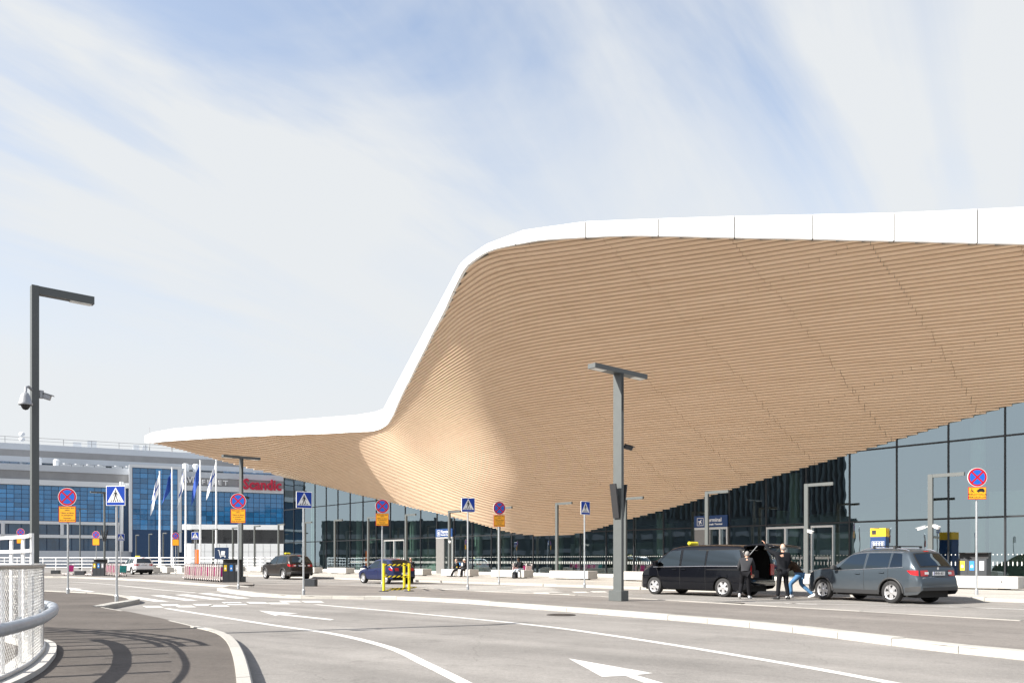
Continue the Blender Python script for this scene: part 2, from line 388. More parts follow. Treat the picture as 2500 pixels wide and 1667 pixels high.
for x in (720, 800, 860, 930, 975, 1020, 1060, 1110, 1170, 1260, 1380, 1520, 1700, 1900, 2100, 2300, 2500, 2650):
    yf = lerp_pts(x, fb[fo, 0], fb[fo, 1]); yg = lerp_pts(x, gl[:, 0], gl[:, 1]); ze = z_edge(x)
    dg = F/(KFAC*(x+500)); zgl = H+(YH-yg)*dg/F
    i = min(len(prof_x)-2, max(0, int(np.searchsorted(prof_x, x))-1)); k = np.clip((x-prof_x[i])/(prof_x[i+1]-prof_x[i]), 0, 1)
    p = prof_p[i]*(1-k)+prof_p[i+1]*k; w = 1/p; cw = np.concatenate([[0], np.cumsum((w[1:]+w[:-1])/2)]); cw /= cw[-1]
    for v in (.12, .25, .4, .55, .7, .85):
        z = ze+(zgl-ze)*np.interp(v, VV, cw); y = yf+(yg-yf)*v; d = (z-H)*F/(YH-y)
        pts.append(((x-CX)*d/F, d, z)); lam.append(.25)
BACKL = [Vector(p) for p in [(-39.0,91.3,14.05),(-36.5,91.3,13.5),(-34.2,92.0,12.9),(-32.2,93.4,12.4),(-30.5,96.0,12.0),(-29.3,99.2,11.8)]]
for q in BACKL: pts.append(tuple(q)); lam.append(.02)
pts = np.array(pts); PX = pts[:, :2]/10; PZ = pts[:, 2]
def tps_k(r2): return np.where(r2 > 1e-12, .5*r2*np.log(np.maximum(r2, 1e-12)), 0)
n_ = len(PX); r2 = ((PX[:, None, :]-PX[None, :, :])**2).sum(-1); A = np.zeros((n_+3, n_+3))
A[:n_, :n_] = tps_k(r2)+np.diag(lam); A[:n_, n_] = 1; A[:n_, n_+1:] = PX; A[n_, :n_] = 1; A[n_+1:, :n_] = PX.T
cf = np.linalg.solve(A, np.concatenate([PZ, np.zeros(3)]))
def hz(XY):
    q = np.asarray(XY, float).reshape(-1, 2)/10; r2 = ((q[:, None, :]-PX[None, :, :])**2).sum(-1)
    return tps_k(r2) @ cf[:n_]+cf[n_]+q @ cf[n_+1:]

EDGE_S = smooth_path([tuple(p) for p in EDGE], 4)
for p in EDGE_S: p.z = float(hz((p.x, p.y))[0])
def edge_top(p):
    x = CX+F*p.x/p.y; y = lerp_pts(x, ftop[:, 0], ftop[:, 1]); return H+(YH-y)*p.y/F

M_WOOD = bpy.data.materials.new('spruce_board'); M_WOOD.use_nodes = True
def build_wood():
    nt = M_WOOD.node_tree; N = nt.nodes; L = nt.links; p = N['Principled BSDF']; p.inputs['Roughness'].default_value = .62
    p.inputs['Specular IOR Level'].default_value = .3
    tc = N.new('ShaderNodeTexCoord'); mp = N.new('ShaderNodeMapping'); mp.vector_type = 'TEXTURE'
    mp.inputs['Rotation'].default_value = (0, 0, math.atan2(.368, -.93)); mp.inputs['Scale'].default_value = (9, 1.6, .25)
    L.new(tc.outputs['Object'], mp.inputs[0])
    nz = N.new('ShaderNodeTexNoise'); nz.inputs['Scale'].default_value = 2.2; nz.inputs['Detail'].default_value = 7; L.new(mp.outputs[0], nz.inputs['Vector'])
    mp2 = N.new('ShaderNodeMapping'); mp2.vector_type = 'TEXTURE'; mp2.inputs['Rotation'].default_value = mp.inputs['Rotation'].default_value
    mp2.inputs['Scale'].default_value = (1.6, .35, .06); L.new(tc.outputs['Object'], mp2.inputs[0])
    n2 = N.new('ShaderNodeTexNoise'); n2.inputs['Scale'].default_value = 3; n2.inputs['Detail'].default_value = 4; L.new(mp2.outputs[0], n2.inputs['Vector'])
    ad = N.new('ShaderNodeMath'); ad.operation = 'ADD'; L.new(nz.outputs[0], ad.inputs[0]); L.new(n2.outputs[0], ad.inputs[1])
    oi = N.new('ShaderNodeObjectInfo'); a2 = N.new('ShaderNodeMath'); a2.operation = 'MULTIPLY_ADD'; a2.inputs[1].default_value = .12
    L.new(oi.outputs['Random'], a2.inputs[0]); L.new(ad.outputs[0], a2.inputs[2])
    mr = N.new('ShaderNodeMapRange'); mr.inputs[1].default_value = .75; mr.inputs[2].default_value = 1.5; L.new(a2.outputs[0], mr.inputs[0])
    mx = N.new('ShaderNodeMix'); mx.data_type = 'RGBA'; mx.inputs[6].default_value = (.71, .525, .37, 1); mx.inputs[7].default_value = (.83, .645, .485, 1)
    L.new(mr.outputs[0], mx.inputs[0]); L.new(mx.outputs[2], p.inputs['Base Color'])
build_wood()
M_FASCIA = mat('white_fascia_panel', (.80, .80, .80), .45, var=.02, vscale=1.0, objvar=.02)
M_HOLE = mat('shadow_gap', (.20, .20, .20), .9); M_DECK = mat('roof_membrane', (.16, .155, .15), .9)

term = empty('terminal_building', T(-30, 60), 0, 'glass airport terminal under a sweeping white edged roof with timber board underside', 'building')
term_inv = Matrix.Translation(-term.location)
def tpart(o, parent=None):
    """parent a mesh built in world coordinates"""
    o.parent = parent or term
    if parent is None: o.location = -term.location
    return o

# roof deck (structure above the boards)
deck_out = [(p.x, p.y) for p in EDGE_S]+[(p.x, p.y) for p in BACKL]+[(CORNER.x, CORNER.y)]
bk = [T(-116, 84), T(60, 84)]
ring = [Vector((p.x, p.y, edge_top(p)-.05)) for p in EDGE_S]+[Vector((p.x, p.y, p.z+.35)) for p in BACKL]+[Vector((CORNER.x, CORNER.y, 15))]
ring += [Vector((b.x, b.y, 15.5)) for b in bk]+[Vector((EDGE_S[0].x+12, 52, 15.5))]
me = ear([(p.x, p.y) for p in ring], 0)
zl = {(round(p.x, 3), round(p.y, 3)): p.z for p in ring}
for v in me.vertices: v.co.z = zl.get((round(v.co.x, 3), round(v.co.y, 3)), 15.5)
roof = tpart(link('roof', me, M_DECK))
# fascia panels
cum = [0]
for a, b in zip(EDGE_S, EDGE_S[1:]): cum.append(cum[-1]+((b-a).xy).length)
def e_at(s):
    i = max(0, min(len(EDGE_S)-2, int(np.searchsorted(cum, s))-1)); k = (s-cum[i])/max(1e-6, cum[i+1]-cum[i]); return EDGE_S[i].lerp(EDGE_S[i+1], k)
def s_at_px(px):
    xs = [CX+F*p.x/p.y for p in EDGE_S]; return float(np.interp(-px, [-x for x in xs], cum))
joints = [s_at_px(x) for x in (2385,2182,1984,1793,1607,1430)]
st0 = joints[0]-joints[1]
while joints[0] > 3.4: joints.insert(0, joints[0]-3.3)
while joints[-1] < cum[-1]-3.4: joints.append(joints[-1]+3.3)
joints = [0]+joints+[cum[-1]]
for s0, s1 in zip(joints, joints[1:]):
    n = max(2, int((s1-s0)/.35)); vs = []; fs = []
    ss = np.linspace(s0+.02, s1-.02, n+1)
    for s in ss:
        p = e_at(s); q = e_at(s+.05); q0 = e_at(s-.05); d = (q-q0).xy.normalized(); nn = Vector((-d.y, d.x, 0))
        if nn.y > 0 and p.x > 0: nn = -nn
        cxx = Vector((-(q-q0).y, (q-q0).x, 0)).normalized()
        o_ = cxx*.06; i_ = cxx*-.10; zt = edge_top(p)
        for off, z in ((i_, p.z-.03), (o_, p.z-.035), (o_, p.z-.035), (o_, zt), (o_, zt), (i_*4, zt+.02)): vs.append((p.x+off.x, p.y+off.y, z))
    for j in range(n):
        for k in (0, 2, 4): a = j*6+k; fs.append((a, a+6, a+7, a+1))
    m = MB(); m.smooth = True; m.add(vs, fs); o = m.build('fascia_panel', M_FASCIA, roof)

vs = []; fs = []
ssb = np.arange(0, cum[-1], .5)
for s in ssb:
    p = e_at(s); q = e_at(s+.05); q0 = e_at(s-.05); o_ = Vector((-(q-q0).y, (q-q0).x, 0)).normalized()*.02; vs += [(p.x+o_.x, p.y+o_.y, p.z), (p.x+o_.x, p.y+o_.y, edge_top(p)-.02)]
for j in range(len(ssb)-1): fs.append((2*j, 2*j+1, 2*j+3, 2*j+2))
m = MB(); m.add(vs, fs); m.build('fascia_backing', M_HOLE, roof)
# soffit: level layers of boards stepping down along the height lines of the surface
RG = [Vector((p.x, p.y)) for p in EDGE_S]+[Vector((p.x, p.y)) for p in BACKL]+[Vector((CORNER.x, CORNER.y))]
far_r = T(t_at(2800, DFAC), DFAC-.04); RG[-1] = Vector((T(t_at(693.5, DFAC), DFAC-.04).x, T(t_at(693.5, DFAC), DFAC-.04).y)); RG += [Vector((far_r.x, far_r.y)), Vector((EDGE_S[0].x, EDGE_S[0].y+1))]
RGA = np.array([(p.x, p.y) for p in RG])
def inside(P):
    P = np.atleast_2d(P); x, y = P[:, 0], P[:, 1]; r = np.zeros(len(P), bool); q = RGA
    for i in range(len(q)):
        x0, y0 = q[i-1]; x1, y1 = q[i]
        if y0 == y1: continue
        c = ((y0 > y) != (y1 > y)) & (x < (x1-x0)*(y-y0)/(y1-y0)+x0); r ^= c
    return r
GS = .4; gx = np.arange(-44, 46, GS); gy = np.arange(29, 106, GS); GXX, GYY = np.meshgrid(gx, gy); flat = np.stack([GXX.ravel(), GYY.ravel()], 1)
HZ = np.concatenate([hz(flat[i:i+4000]) for i in range(0, len(flat), 4000)]).reshape(GXX.shape)
GRY, GRX = np.gradient(HZ, GS)
def samp(A, P):
    fx = np.clip((P[:, 0]-gx[0])/GS, 0, len(gx)-1.001); fy = np.clip((P[:, 1]-gy[0])/GS, 0, len(gy)-1.001); i = fx.astype(int); j = fy.astype(int); u = fx-i; v = fy-j
    return A[j, i]*(1-u)*(1-v)+A[j, i+1]*u*(1-v)+A[j+1, i]*(1-u)*v+A[j+1, i+1]*u*v
def contours(lev):
    B = HZ > lev; case = B[:-1, :-1]*1+B[:-1, 1:]*2+B[1:, 1:]*4+B[1:, :-1]*8; js, is_ = np.nonzero((case > 0) & (case < 15)); seg = {}
    def ept(e):
        k, j, i = e
        if k == 0: a, b = HZ[j, i], HZ[j, i+1]; return (gx[i]+GS*(lev-a)/(b-a), gy[j])
        a, b = HZ[j, i], HZ[j+1, i]; return (gx[i], gy[j]+GS*(lev-a)/(b-a))
    adj = {}
    for j, i in zip(js, is_):
        c = case[j, i]; bt, rt, tp, lf = (0, j, i), (1, j, i+1), (0, j+1, i), (1, j, i)
        t = {1: [(lf, bt)], 2: [(bt, rt)], 3: [(lf, rt)], 4: [(rt, tp)], 5: [(lf, tp), (bt, rt)], 6: [(bt, tp)], 7: [(lf, tp)], 8: [(tp, lf)], 9: [(tp, bt)], 10: [(lf, bt), (tp, rt)], 11: [(tp, rt)], 12: [(rt, lf)], 13: [(rt, bt)], 14: [(bt, lf)]}[c]
        for a, b in t: adj.setdefault(a, []).append(b); adj.setdefault(b, []).append(a)
    seen = set(); out = []
    starts = [e for e in adj if len(adj[e]) == 1]+list(adj)
    for s0 in starts:
        if s0 in seen: continue
        ch = [s0]; seen.add(s0); cur = s0
        while True:
            nx = [e for e in adj[cur] if e not in seen]
            if not nx: break
            cur = nx[0]; seen.add(cur); ch.append(cur)
        if len(ch) > 2: out.append(np.array([ept(e) for e in ch]))
    return out
DZ = .112; kk = 0
def clip_runs(P):
    f = inside(P); runs = []; cur = []
    def cross(a, b):            # a inside, b outside
        for _ in range(12):
            m_ = (a+b)/2
            if inside(m_)[0]: a = m_
            else: b = m_
        return a
    for i in range(len(P)):
        if f[i]:
            if not cur and i > 0: cur.append(cross(P[i], P[i-1]))
            cur.append(P[i])
        elif cur: cur.append(cross(P[i-1], P[i])); runs.append(np.array(cur)); cur = []
    if cur: runs.append(np.array(cur))
    return runs
lev = float(HZ[inside(flat).reshape(HZ.shape)].min()); zmax = float(HZ[inside(flat).reshape(HZ.shape)].max())
lev = 3.25; UFv = np.array([.6585, -.7526]); NFv = np.array([.7526, .6585])
while lev < zmax+DZ:
    for C_ in contours(lev):
        for P in clip_runs(C_):
            L_ = np.concatenate([[0], np.cumsum(np.sqrt((np.diff(P, axis=0)**2).sum(1)))])
            if L_[-1] < .5: continue
            n = max(3, int(L_[-1]/.45)); ss = np.linspace(0, L_[-1], n+1); tp_ = P @ UFv; dp_ = P @ NFv; ex = []
            for arr, o0, per in ((tp_, -20.35, 4.5), (dp_, 33.4, 8.0)):
                fl = np.floor((arr-o0)/per)
                for i_ in np.nonzero(fl[1:] != fl[:-1])[0]:
                    tgt = o0+per*max(fl[i_], fl[i_+1]); ex.append(L_[i_]+(L_[i_+1]-L_[i_])*(tgt-arr[i_])/(arr[i_+1]-arr[i_]))
            ss = np.unique(np.concatenate([ss, np.array(ex)])); n = len(ss)-1; Q = np.stack([np.interp(ss, L_, P[:, 0]), np.interp(ss, L_, P[:, 1])], 1)
            Q[1:-1] = .5*Q[1:-1]+.25*(Q[:-2]+Q[2:])
            g_ = np.stack([samp(GRX, Q), samp(GRY, Q)], 1); gm = np.maximum(.03, np.sqrt((g_**2).sum(1))); nv = -g_/gm[:, None]
            w = np.minimum(2.8, DZ/gm*1.2+.30)
            for _ in range(5):
                bad = ~inside(Q+nv*w[:, None]); w = np.where(bad, w*.6, w)
            Qm = (Q[1:]+Q[:-1])/2; tq = Qm @ UFv; dq = Qm @ NFv
            cell = np.floor((tq+20.35)/4.5)*1000+np.floor((dq-33.4)/8.0)
            m = MB(); i0 = 0
            while i0 < n:
                i1 = i0
                while i1 < n and cell[i1] == cell[i0]: i1 += 1
                vs = []; fs = []
                idx = list(range(i0, i1+1))
                for q, i in enumerate(idx):
                    p = Q[i].copy(); k_ = i
                    if q == 0 and i0 > 0: p = p+(Q[i+1]-Q[i])*min(.8, .018/max(.05, np.linalg.norm(Q[i+1]-Q[i])))
                    o = p-nv[i]*.0; r_ = p+nv[i]*.012; e_ = p+nv[i]*w[i]
                    vs += [(o[0], o[1], lev+DZ-.020), (o[0], o[1], lev+.010), (r_[0], r_[1], lev), (e_[0], e_[1], lev)]
                for q in range(len(idx)-1):
                    for k in range(3): a_ = q*4+k; fs.append((a_, a_+1, a_+5, a_+4))
                fs += [(0, 1, 2, 3), tuple((len(idx)-1)*4+k for k in (3, 2, 1, 0))]
                m.add(vs, fs); i0 = i1
            if m.v: m.build('soffit_board', M_WOOD, roof); kk += 1
    lev += DZ
print('boards', kk)

# ------------------------------------------------------------------ glass front
def glass_mat(name, tint, refl, rough=.0, dark=1.0):
    m = bpy.data.materials.new(name); m.use_nodes = True; nt = m.node_tree; N = nt.nodes; L = nt.links
    N.remove(N['Principled BSDF']); out = N['Material Output']
    tr = N.new('ShaderNodeBsdfTransparent'); tr.inputs[0].default_value = (*tint, 1)
    gs = N.new('ShaderNodeBsdfGlossy'); gs.inputs['Roughness'].default_value = rough; gs.inputs[0].default_value = (.74, .90, 1, 1)
    fr = N.new('ShaderNodeLayerWeight'); fr.inputs['Blend'].default_value = .25
    mr = N.new('ShaderNodeMapRange'); mr.inputs[3].default_value = refl; mr.inputs[4].default_value = 1.0; L.new(fr.outputs['Fresnel'], mr.inputs[0])
    tc = N.new('ShaderNodeTexCoord'); nz = N.new('ShaderNodeTexNoise'); nz.inputs['Scale'].default_value = .55; nz.inputs['Detail'].default_value = 2
    L.new(tc.outputs['Object'], nz.inputs['Vector']); bp = N.new('ShaderNodeBump'); bp.inputs['Strength'].default_value = .25; bp.inputs['Distance'].default_value = .012
    L.new(nz.outputs[0], bp.inputs['Height']); L.new(bp.outputs[0], gs.inputs['Normal'])
    mx = N.new('ShaderNodeMixShader'); L.new(mr.outputs[0], mx.inputs[0]); L.new(tr.outputs[0], mx.inputs[1]); L.new(gs.outputs[0], mx.inputs[2])
    L.new(mx.outputs[0], out.inputs[0]); MATS[name] = m; return m
M_GLASS = glass_mat('coated_facade_glass', (.42, .56, .51), .42)
M_PLINTH = mat('plinth_stone', (.52, .51, .49), .7, var=.06)
mull_px = [693.5,717.6,742,769,796.6,825,855.3,887.7,921,955,990,1028,1067,1110,1154,1201,1250,1303.5,1359,1418,1480,1547,1621,1698,1780.7,1870,1969,2072,2186,2314,2454]
tm = [t_at(x, DFAC) for x in mull_px]; bay = (tm[-1]-tm[0])/30; tm = [tm[0]+bay*i for i in range(35)]
ZT = [3.55, 7.62, 11.7]
def zg(t):
    p = T(t, DFAC); return float(hz((p.x, p.y))[0])
ft = [T(tm[0], DFAC), T(tm[-1], DFAC)]
fac_m = MB()
Mf = Matrix.Translation((0, 0, 0)) @ Matrix.Rotation(AF, 4, 'Z')
fac_m.box(tm[0]-.05, tm[-1], DFAC-.10, DFAC+.25, .10, .34, Mf)
facade = tpart(fac_m.build('facade', M_PLINTH))
DOORS = {7: 'door', 9: 'door', 23: 'lift', 25: 'double', 11: 'lift2'}
for i, t in enumerate(tm):
    m = MB(); m.box(t-.035, t+.035, DFAC-.06, DFAC+.16, .12, zg(t)+.45, Mf); m.build('mullion', M_MULL, facade)
for i in range(len(tm)-1):
    t0, t1 = tm[i]+.04, tm[i+1]-.04
    za, zb = zg(t0)+.4, zg(t1)+.4; zs = [.34]+[z for z in ZT if z < max(za, zb)-.1]+[99]
    for r, (z0, z1) in enumerate(zip(zs, zs[1:])):
        top = [(t0, min(z1-.05, za)), (t1, min(z1-.05, zb))]
        lo = z0+(.05 if r else 0)
        if top[0][1] <= lo+.02 and top[1][1] <= lo+.02: continue
        poly = [(t0, lo), (t1, lo), (t1, max(lo+.01, top[1][1])), (t0, max(lo+.01, top[0][1]))]
        ti = random.uniform(-.002, .002); tj = random.uniform(-.002, .002)
        m = MB(); m.add([(p[0], DFAC+ti*(p[0]-t0)+tj*(p[1]-lo), p[1]) for p in poly], [(0,1,2,3)], Mf)
        m.build('pane', M_GLASS, facade)
        if z1 < 50:
            m = MB(); m.box(t0-.005, t1+.005, DFAC-.045, DFAC+.10, z1-.045, z1+.045, Mf); m.build('transom', M_MULL, facade)
# marking dots on the glass (printed)
M_DOT = mat('white_film', (.62, .64, .62), .6)
for i in range(len(tm)-1):
    if i < 6: continue
    m = MB()
    for k in range(13):
        x = tm[i]+.15+k*(bay-.3)/12
        m.box(x-.022, x+.022, DFAC-.012, DFAC-.006, 1.62, 1.67, Mf); m.box(x-.02, x+.02, DFAC-.012, DFAC-.006, 1.08, 1.28, Mf)
    o = m.build('glass_marking', M_DOT, facade); tag(o, kind='stuff')
# inside
M_FLOOR = mat('hall_floor', (.30, .29, .27), .35, var=.05)
M_INW = mat('hall_wall', (.30, .34, .31), .8, var=.1, vscale=.4)
M_COLM = mat('hall_column', (.62, .66, .60), .7)
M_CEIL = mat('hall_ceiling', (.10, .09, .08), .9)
m = MB(); m.add([T(tm[0], 46.2, .13), T(tm[-1], 46.2, .13), T(tm[-1], 84, .13), T(tm[0], 84, .13)], [(0,1,2,3)]); tpart(fixn(m.build('hall_floor', M_FLOOR)))
m = MB(); m.box(tm[0]-.3, tm[-1], 70, 70.3, .1, 15.4, Mf); tpart(m.build('hall_back_wall', M_INW))
m = MB(); m.box(tm[0]-.3, tm[0]-.05, DFAC+.2, 84, .1, 14.8, Mf); tpart(m.build('end_wall', M_INW))
m = MB(); m.box(tm[-1], tm[-1]+.3, DFAC+.2, 84, .1, 15, Mf); tpart(m.build('end_wall', M_INW))
vs = []; fs = []
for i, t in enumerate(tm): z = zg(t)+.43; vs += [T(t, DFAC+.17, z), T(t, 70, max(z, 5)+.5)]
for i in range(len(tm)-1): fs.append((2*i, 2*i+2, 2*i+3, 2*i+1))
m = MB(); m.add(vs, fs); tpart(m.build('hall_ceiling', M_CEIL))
for i, t in enumerate(tm[1::4]):
    c = T(t+.6, DFAC+2.4); m = MB(); z1 = min(zg(t+.6)+.4, 12); m.cyl((c.x, c.y, .13), .36, z1-.13, 20); tpart(m.build('column', M_COLM))
for i, t in enumerate(tm[3::4]):
    c = T(t, DFAC+11); m = MB(); m.cyl((c.x, c.y, .13), .45, 5, 20); tpart(m.build('column', M_COLM))
for (ta, tb, D, z0, z1) in [(tm[0], tm[12], 56, 3.6, 4.3), (tm[24], tm[-1], 54, 3.8, 4.5), (tm[24], tm[27], 52, .13, 3.2), (tm[14], tm[19], 58, .13, 3.0), (tm[5], tm[9], 52, .13, 2.6), (tm[29], tm[31], 50.5, .13, 5.2)]:
    m = MB(); m.box(ta+.4, tb-.4, D, D+2.5, z0, z1, Mf); tpart(m.build('hall_kiosk' if z0 < 1 else 'gallery', M_INW if z0 > 1 else M_COLM))
# ------------------------------------------------------------------ text
def text_mesh(body, size, align='CENTER', extrude=0.0, bold=0.0, spacing=1.0):
    c = bpy.data.curves.new('txt', 'FONT'); c.body = body; c.size = size; c.align_x = align; c.align_y = 'CENTER'
    c.extrude = extrude; c.offset = bold; c.resolution_u = 2; c.space_character = spacing
    o = bpy.data.objects.new('txt', c); COL.objects.link(o); bpy.context.view_layer.update()
    me = bpy.data.meshes.new_from_object(o.evaluated_get(bpy.context.evaluated_depsgraph_get()))
    bpy.data.objects.remove(o, do_unlink=True); bpy.data.curves.remove(c); me.materials.clear(); return me
UPR = Matrix.Rotation(R(90), 4, 'X')            # flat text -> standing, facing -y
def text_obj(name, body, size, x, y, z, material, parent, align='CENTER', extrude=0.0, bold=0.0, spacing=1.0):
    me = text_mesh(body, size, align, extrude, bold, spacing); me.transform(Matrix.Translation((x, y, z)) @ UPR); return link(name, me, material, parent)

# ------------------------------------------------------------------ hotel far left
M_HPANE = mat('blue_hotel_glass', (.028, .19, .42), .06, 0, objvar=.35, spec=1.0)
M_HDARK = mat('dark_hotel_glass', (.012, .03, .055), .05, spec=1.0, var=.5, vscale=.3)
M_HWHITE = mat('hotel_white_panel', (.66, .68, .70), .5, var=.03, vscale=.2)
M_HGREY = mat('hotel_grey_panel', (.27, .27, .275), .7, var=.12, vscale=.35)
M_HLIGHT = mat('hotel_light_panel', (.50, .53, .57), .6, var=.05, vscale=.25)
M_HNAVY = mat('hotel_navy_frame', (.01, .05, .13), .4)
M_RED = mat('sign_red', (.50, .012, .045), .5); M_SIGNW = mat('sign_letter_white', (.82, .82, .82), .4)
AH = math.atan2(.4428, .8966)
hotel = empty('hotel_building', (-94, 150, 0), AH, 'long hotel with blue glass rows, grey bands and rooftop lettering', 'building')
def hbox(name, k0, k1, z0, z1, w0, w1, m_, parent=None):
    m = MB(); m.box(k0, k1, w0, w1, z0, z1); return m.build(name, m_, parent or hotel)
hbox('wall', -30, 60, -1, 15.35, .25, 14, M_HNAVY)
for (z0, z1, w, mm, nm) in [(15.4, 16.4, -.25, M_HWHITE, 'cornice'), (16.4, 18.05, .15, M_HGREY, 'grey_band'), (18.05, 19.2, .0, M_HLIGHT, 'parapet'),
                            (8.15, 8.7, -.3, M_HWHITE, 'cornice'), (5.6, 6.2, -.2, M_HWHITE, 'cornice'), (-1, 3.2, -.1, M_HLIGHT, 'base_wall')]:
    if nm in ('cornice',) and z0 < 9: hbox(nm, -30, 20.2, z0, z1, w, 1, mm)
    elif nm == 'base_wall': hbox(nm, -30, 22, z0, z1, w, 1, mm)
    else: hbox(nm, -30, 60, z0, z1, w, 8, mm)
for (z0, z1, mm, nm) in [(19.2, 20.6, M_HDARK, 'roof_gap'), (20.6, 21.7, M_HLIGHT, 'upper_band'), (21.7, 23.0, M_HGREY, 'upper_grey_band'), (23.0, 24.2, M_HLIGHT, 'upper_band')]:
    hbox(nm, -40, 70, z0, z1, 10, 30, mm)
# roof rail
m = MB(); m.tube([(-40, 10.3, 25.5), (70, 10.3, 25.5)], .05, 5); m.tube([(-40, 10.3, 24.9), (70, 10.3, 24.9)], .035, 5)
for k in range(-40, 71, 5): m.tube([(k, 10.3, 24.2), (k, 10.3, 25.5)], .05, 5)
m.build('roof_rail', M_HGREY, hotel)
pane_n = 0; stuffm = MB()
def panes(k0, k1, z0, z1, nc, nr, w):
    global pane_n
    dw = (k1-k0)/nc; dh = (z1-z0)/nr
    for r in range(nr):
        for c in range(nc):
            a, b = random.uniform(-.012, .012), random.uniform(-.012, .012)
            x0, x1 = k0+c*dw+.045, k0+(c+1)*dw-.045; y0, y1 = z0+r*dh+.04, z0+(r+1)*dh-.04
            vs = [(x0, w, y0), (x1, w+a, y0), (x1, w+a+b, y1), (x0, w+b, y1)]
            if pane_n < 296:
                m = MB(); m.add(vs, [(0,1,2,3)]); m.build('pane', M_HPANE, hotel); pane_n += 1
            else: stuffm.add(vs, [(0,1,2,3)])
panes(-2.4, 20.4, 8.75, 15.35, 19, 8, .2)
# projecting glass block
hbox('block', 22.0, 30.6, -1, 19.4, -1.6, .2, M_HNAVY)
hbox('block_frame', 21.6, 22.15, 3, 19.9, -1.9, .2, M_HWHITE); hbox('block_frame', 30.3, 31.0, 3, 19.9, -1.9, .2, M_HWHITE)
hbox('block_frame', 22.15, 30.3, 19.35, 19.9, -1.9, .2, M_HWHITE)
panes(22.2, 30.3, 7.3, 19.3, 6, 12, -1.65)
panes(31.2, 52, 8.4, 15.35, 18, 7, .2)
o = stuffm.build('pane_rest', M_HPANE, hotel); tag(o, kind='stuff')
m = MB()
for k in range(-6, 5):
    a = -2.2+k*2.05+12
    m.add([(a, .1, 6.25), (a+1.9, .1, 6.25), (a+1.9, .1, 8.1), (a, .1, 8.1)], [(0,1,2,3)]); m.add([(a, .1, 3.25), (a+1.9, .1, 3.25), (a+1.9, .1, 5.55), (a, .1, 5.55)], [(0,1,2,3)])
tag(m.build('lower_pane', mat('lower_blue_glass', (.012, .055, .115), .05, spec=1.0, var=.5, vscale=.3), hotel), kind='stuff')
for k in (.7, 10.2, 19.6): m = MB(); m.cyl((k, -.15, 6.1), .32, 2.2, 12); m.build('pillar', M_HWHITE, hotel)
m = MB(); m.cyl((20.3, -.3, 3), .35, 13.6, 12); m.build('pillar', M_HWHITE, hotel)
m = MB(); m.cyl((34.2, -.3, 5), .4, 10.8, 12); m.build('pillar', M_HWHITE, hotel)
# signs on the grey band
def fit_text(body, k0, k1, zb, hgt, w, mm, bold=.03, spacing=1.0):
    me = text_mesh(body, 2.0, 'LEFT', .12, bold, spacing); co = np.array([v.co for v in me.vertices]); a, b = co.min(0), co.max(0)
    for v in me.vertices: v.co = ((v.co.x-a[0])/(b[0]-a[0])*(k1-k0)+k0, w-v.co.z, (v.co.y-a[1])/(b[1]-a[1])*hgt+zb)
    link('lettering', me, mm, hotel)
fit_text('AVIA', 31.2, 34.5, 16.9, 1.3, -.4, M_SIGNW, .04, .9); fit_text('FLEET', 35.0, 39.9, 16.7, .95, -.4, M_SIGNW, .03, 1.5)
fit_text('Scandic', 42.9, 50.6, 15.95, 2.3, -.6, M_RED, .06)
# roof plant
for k, w, hh in [(5.9,1.2,1.8),(9.0,1.2,1.6),(32.4,1.3,2.0),(34.4,1.3,2.0),(46.2,.9,.8)]:
    m = MB(); m.cyl((k, 6, 19.2), w/2, hh, 14); m.lathe([(w/2, 19.2+hh), (w*.35, 19.3+hh+.1), (0, 19.35+hh+.1)], 14, Matrix.Translation((k, 6, 0))); m.build('roof_vent', M_HWHITE, hotel)
for k in [10.6,12.6,14.6,16.6,19.6,21.6,23.6]:
    m = MB(); m.box(k-.95, k+.95, 4.6, 6.2, 19.2, 20.0); m.cyl((k, 5.4, 20.0), .55, .25, 12); m.build('roof_fan', M_GALV, hotel)
for k in [26.6,30.6]:
    m = MB(); m.box(k-1.9, k+1.9, 4.6, 6.2, 19.5, 20.3); m.box(k-1.9,k-1.7,4.6,6.2,19.2,19.5); m.box(k+1.7,k+1.9,4.6,6.2,19.2,19.5); m.build('chiller', M_GALV, hotel)
for k in range(-8, 4):
    m = MB(); m.add([(k*1.4, 3, 19.25), (k*1.4+1.3, 3, 19.25), (k*1.4+1.3, 5, 20.1), (k*1.4, 5, 20.1)], [(0,1,2,3)]); m.build('solar_panel', M_HDARK, hotel)
for k in range(44, 52):
    m = MB(); m.add([(k*1.4-22, 3, 19.25), (k*1.4-20.7, 3, 19.25), (k*1.4-20.7, 5, 20.1), (k*1.4-22, 5, 20.1)], [(0,1,2,3)]); m.build('solar_panel', M_HDARK, hotel)
for k, zt in ((25.9, 29.6), (30.4, 28.4), (35.6, 29.6)):
    m = MB(); m.tube([(k, 14, 24.2), (k, 14, zt)], [.09, .03], 5); m.build('antenna', M_HGREY, hotel)
for z in (25.3, 26.3): m = MB(); m.lathe([(.0, .2), (.35, .12), (.55, 0)], 12, Matrix.Translation((2.7, 12, z)) @ Matrix.Rotation(R(70), 4, 'X')); m.build('satellite_dish', M_HWHITE, hotel)
for k, w, hh in [(5, 1.2, 1), (12.3, 1.5, 1.4), (15, 1.7, 1.9), (23.3, 1.2, 1.5), (25, 1.0, 1.5)]:
    m = MB(); m.box(k-w/2, k+w/2, 14, 15, 24.2, 24.2+hh); m.build('roof_unit', M_HWHITE, hotel)

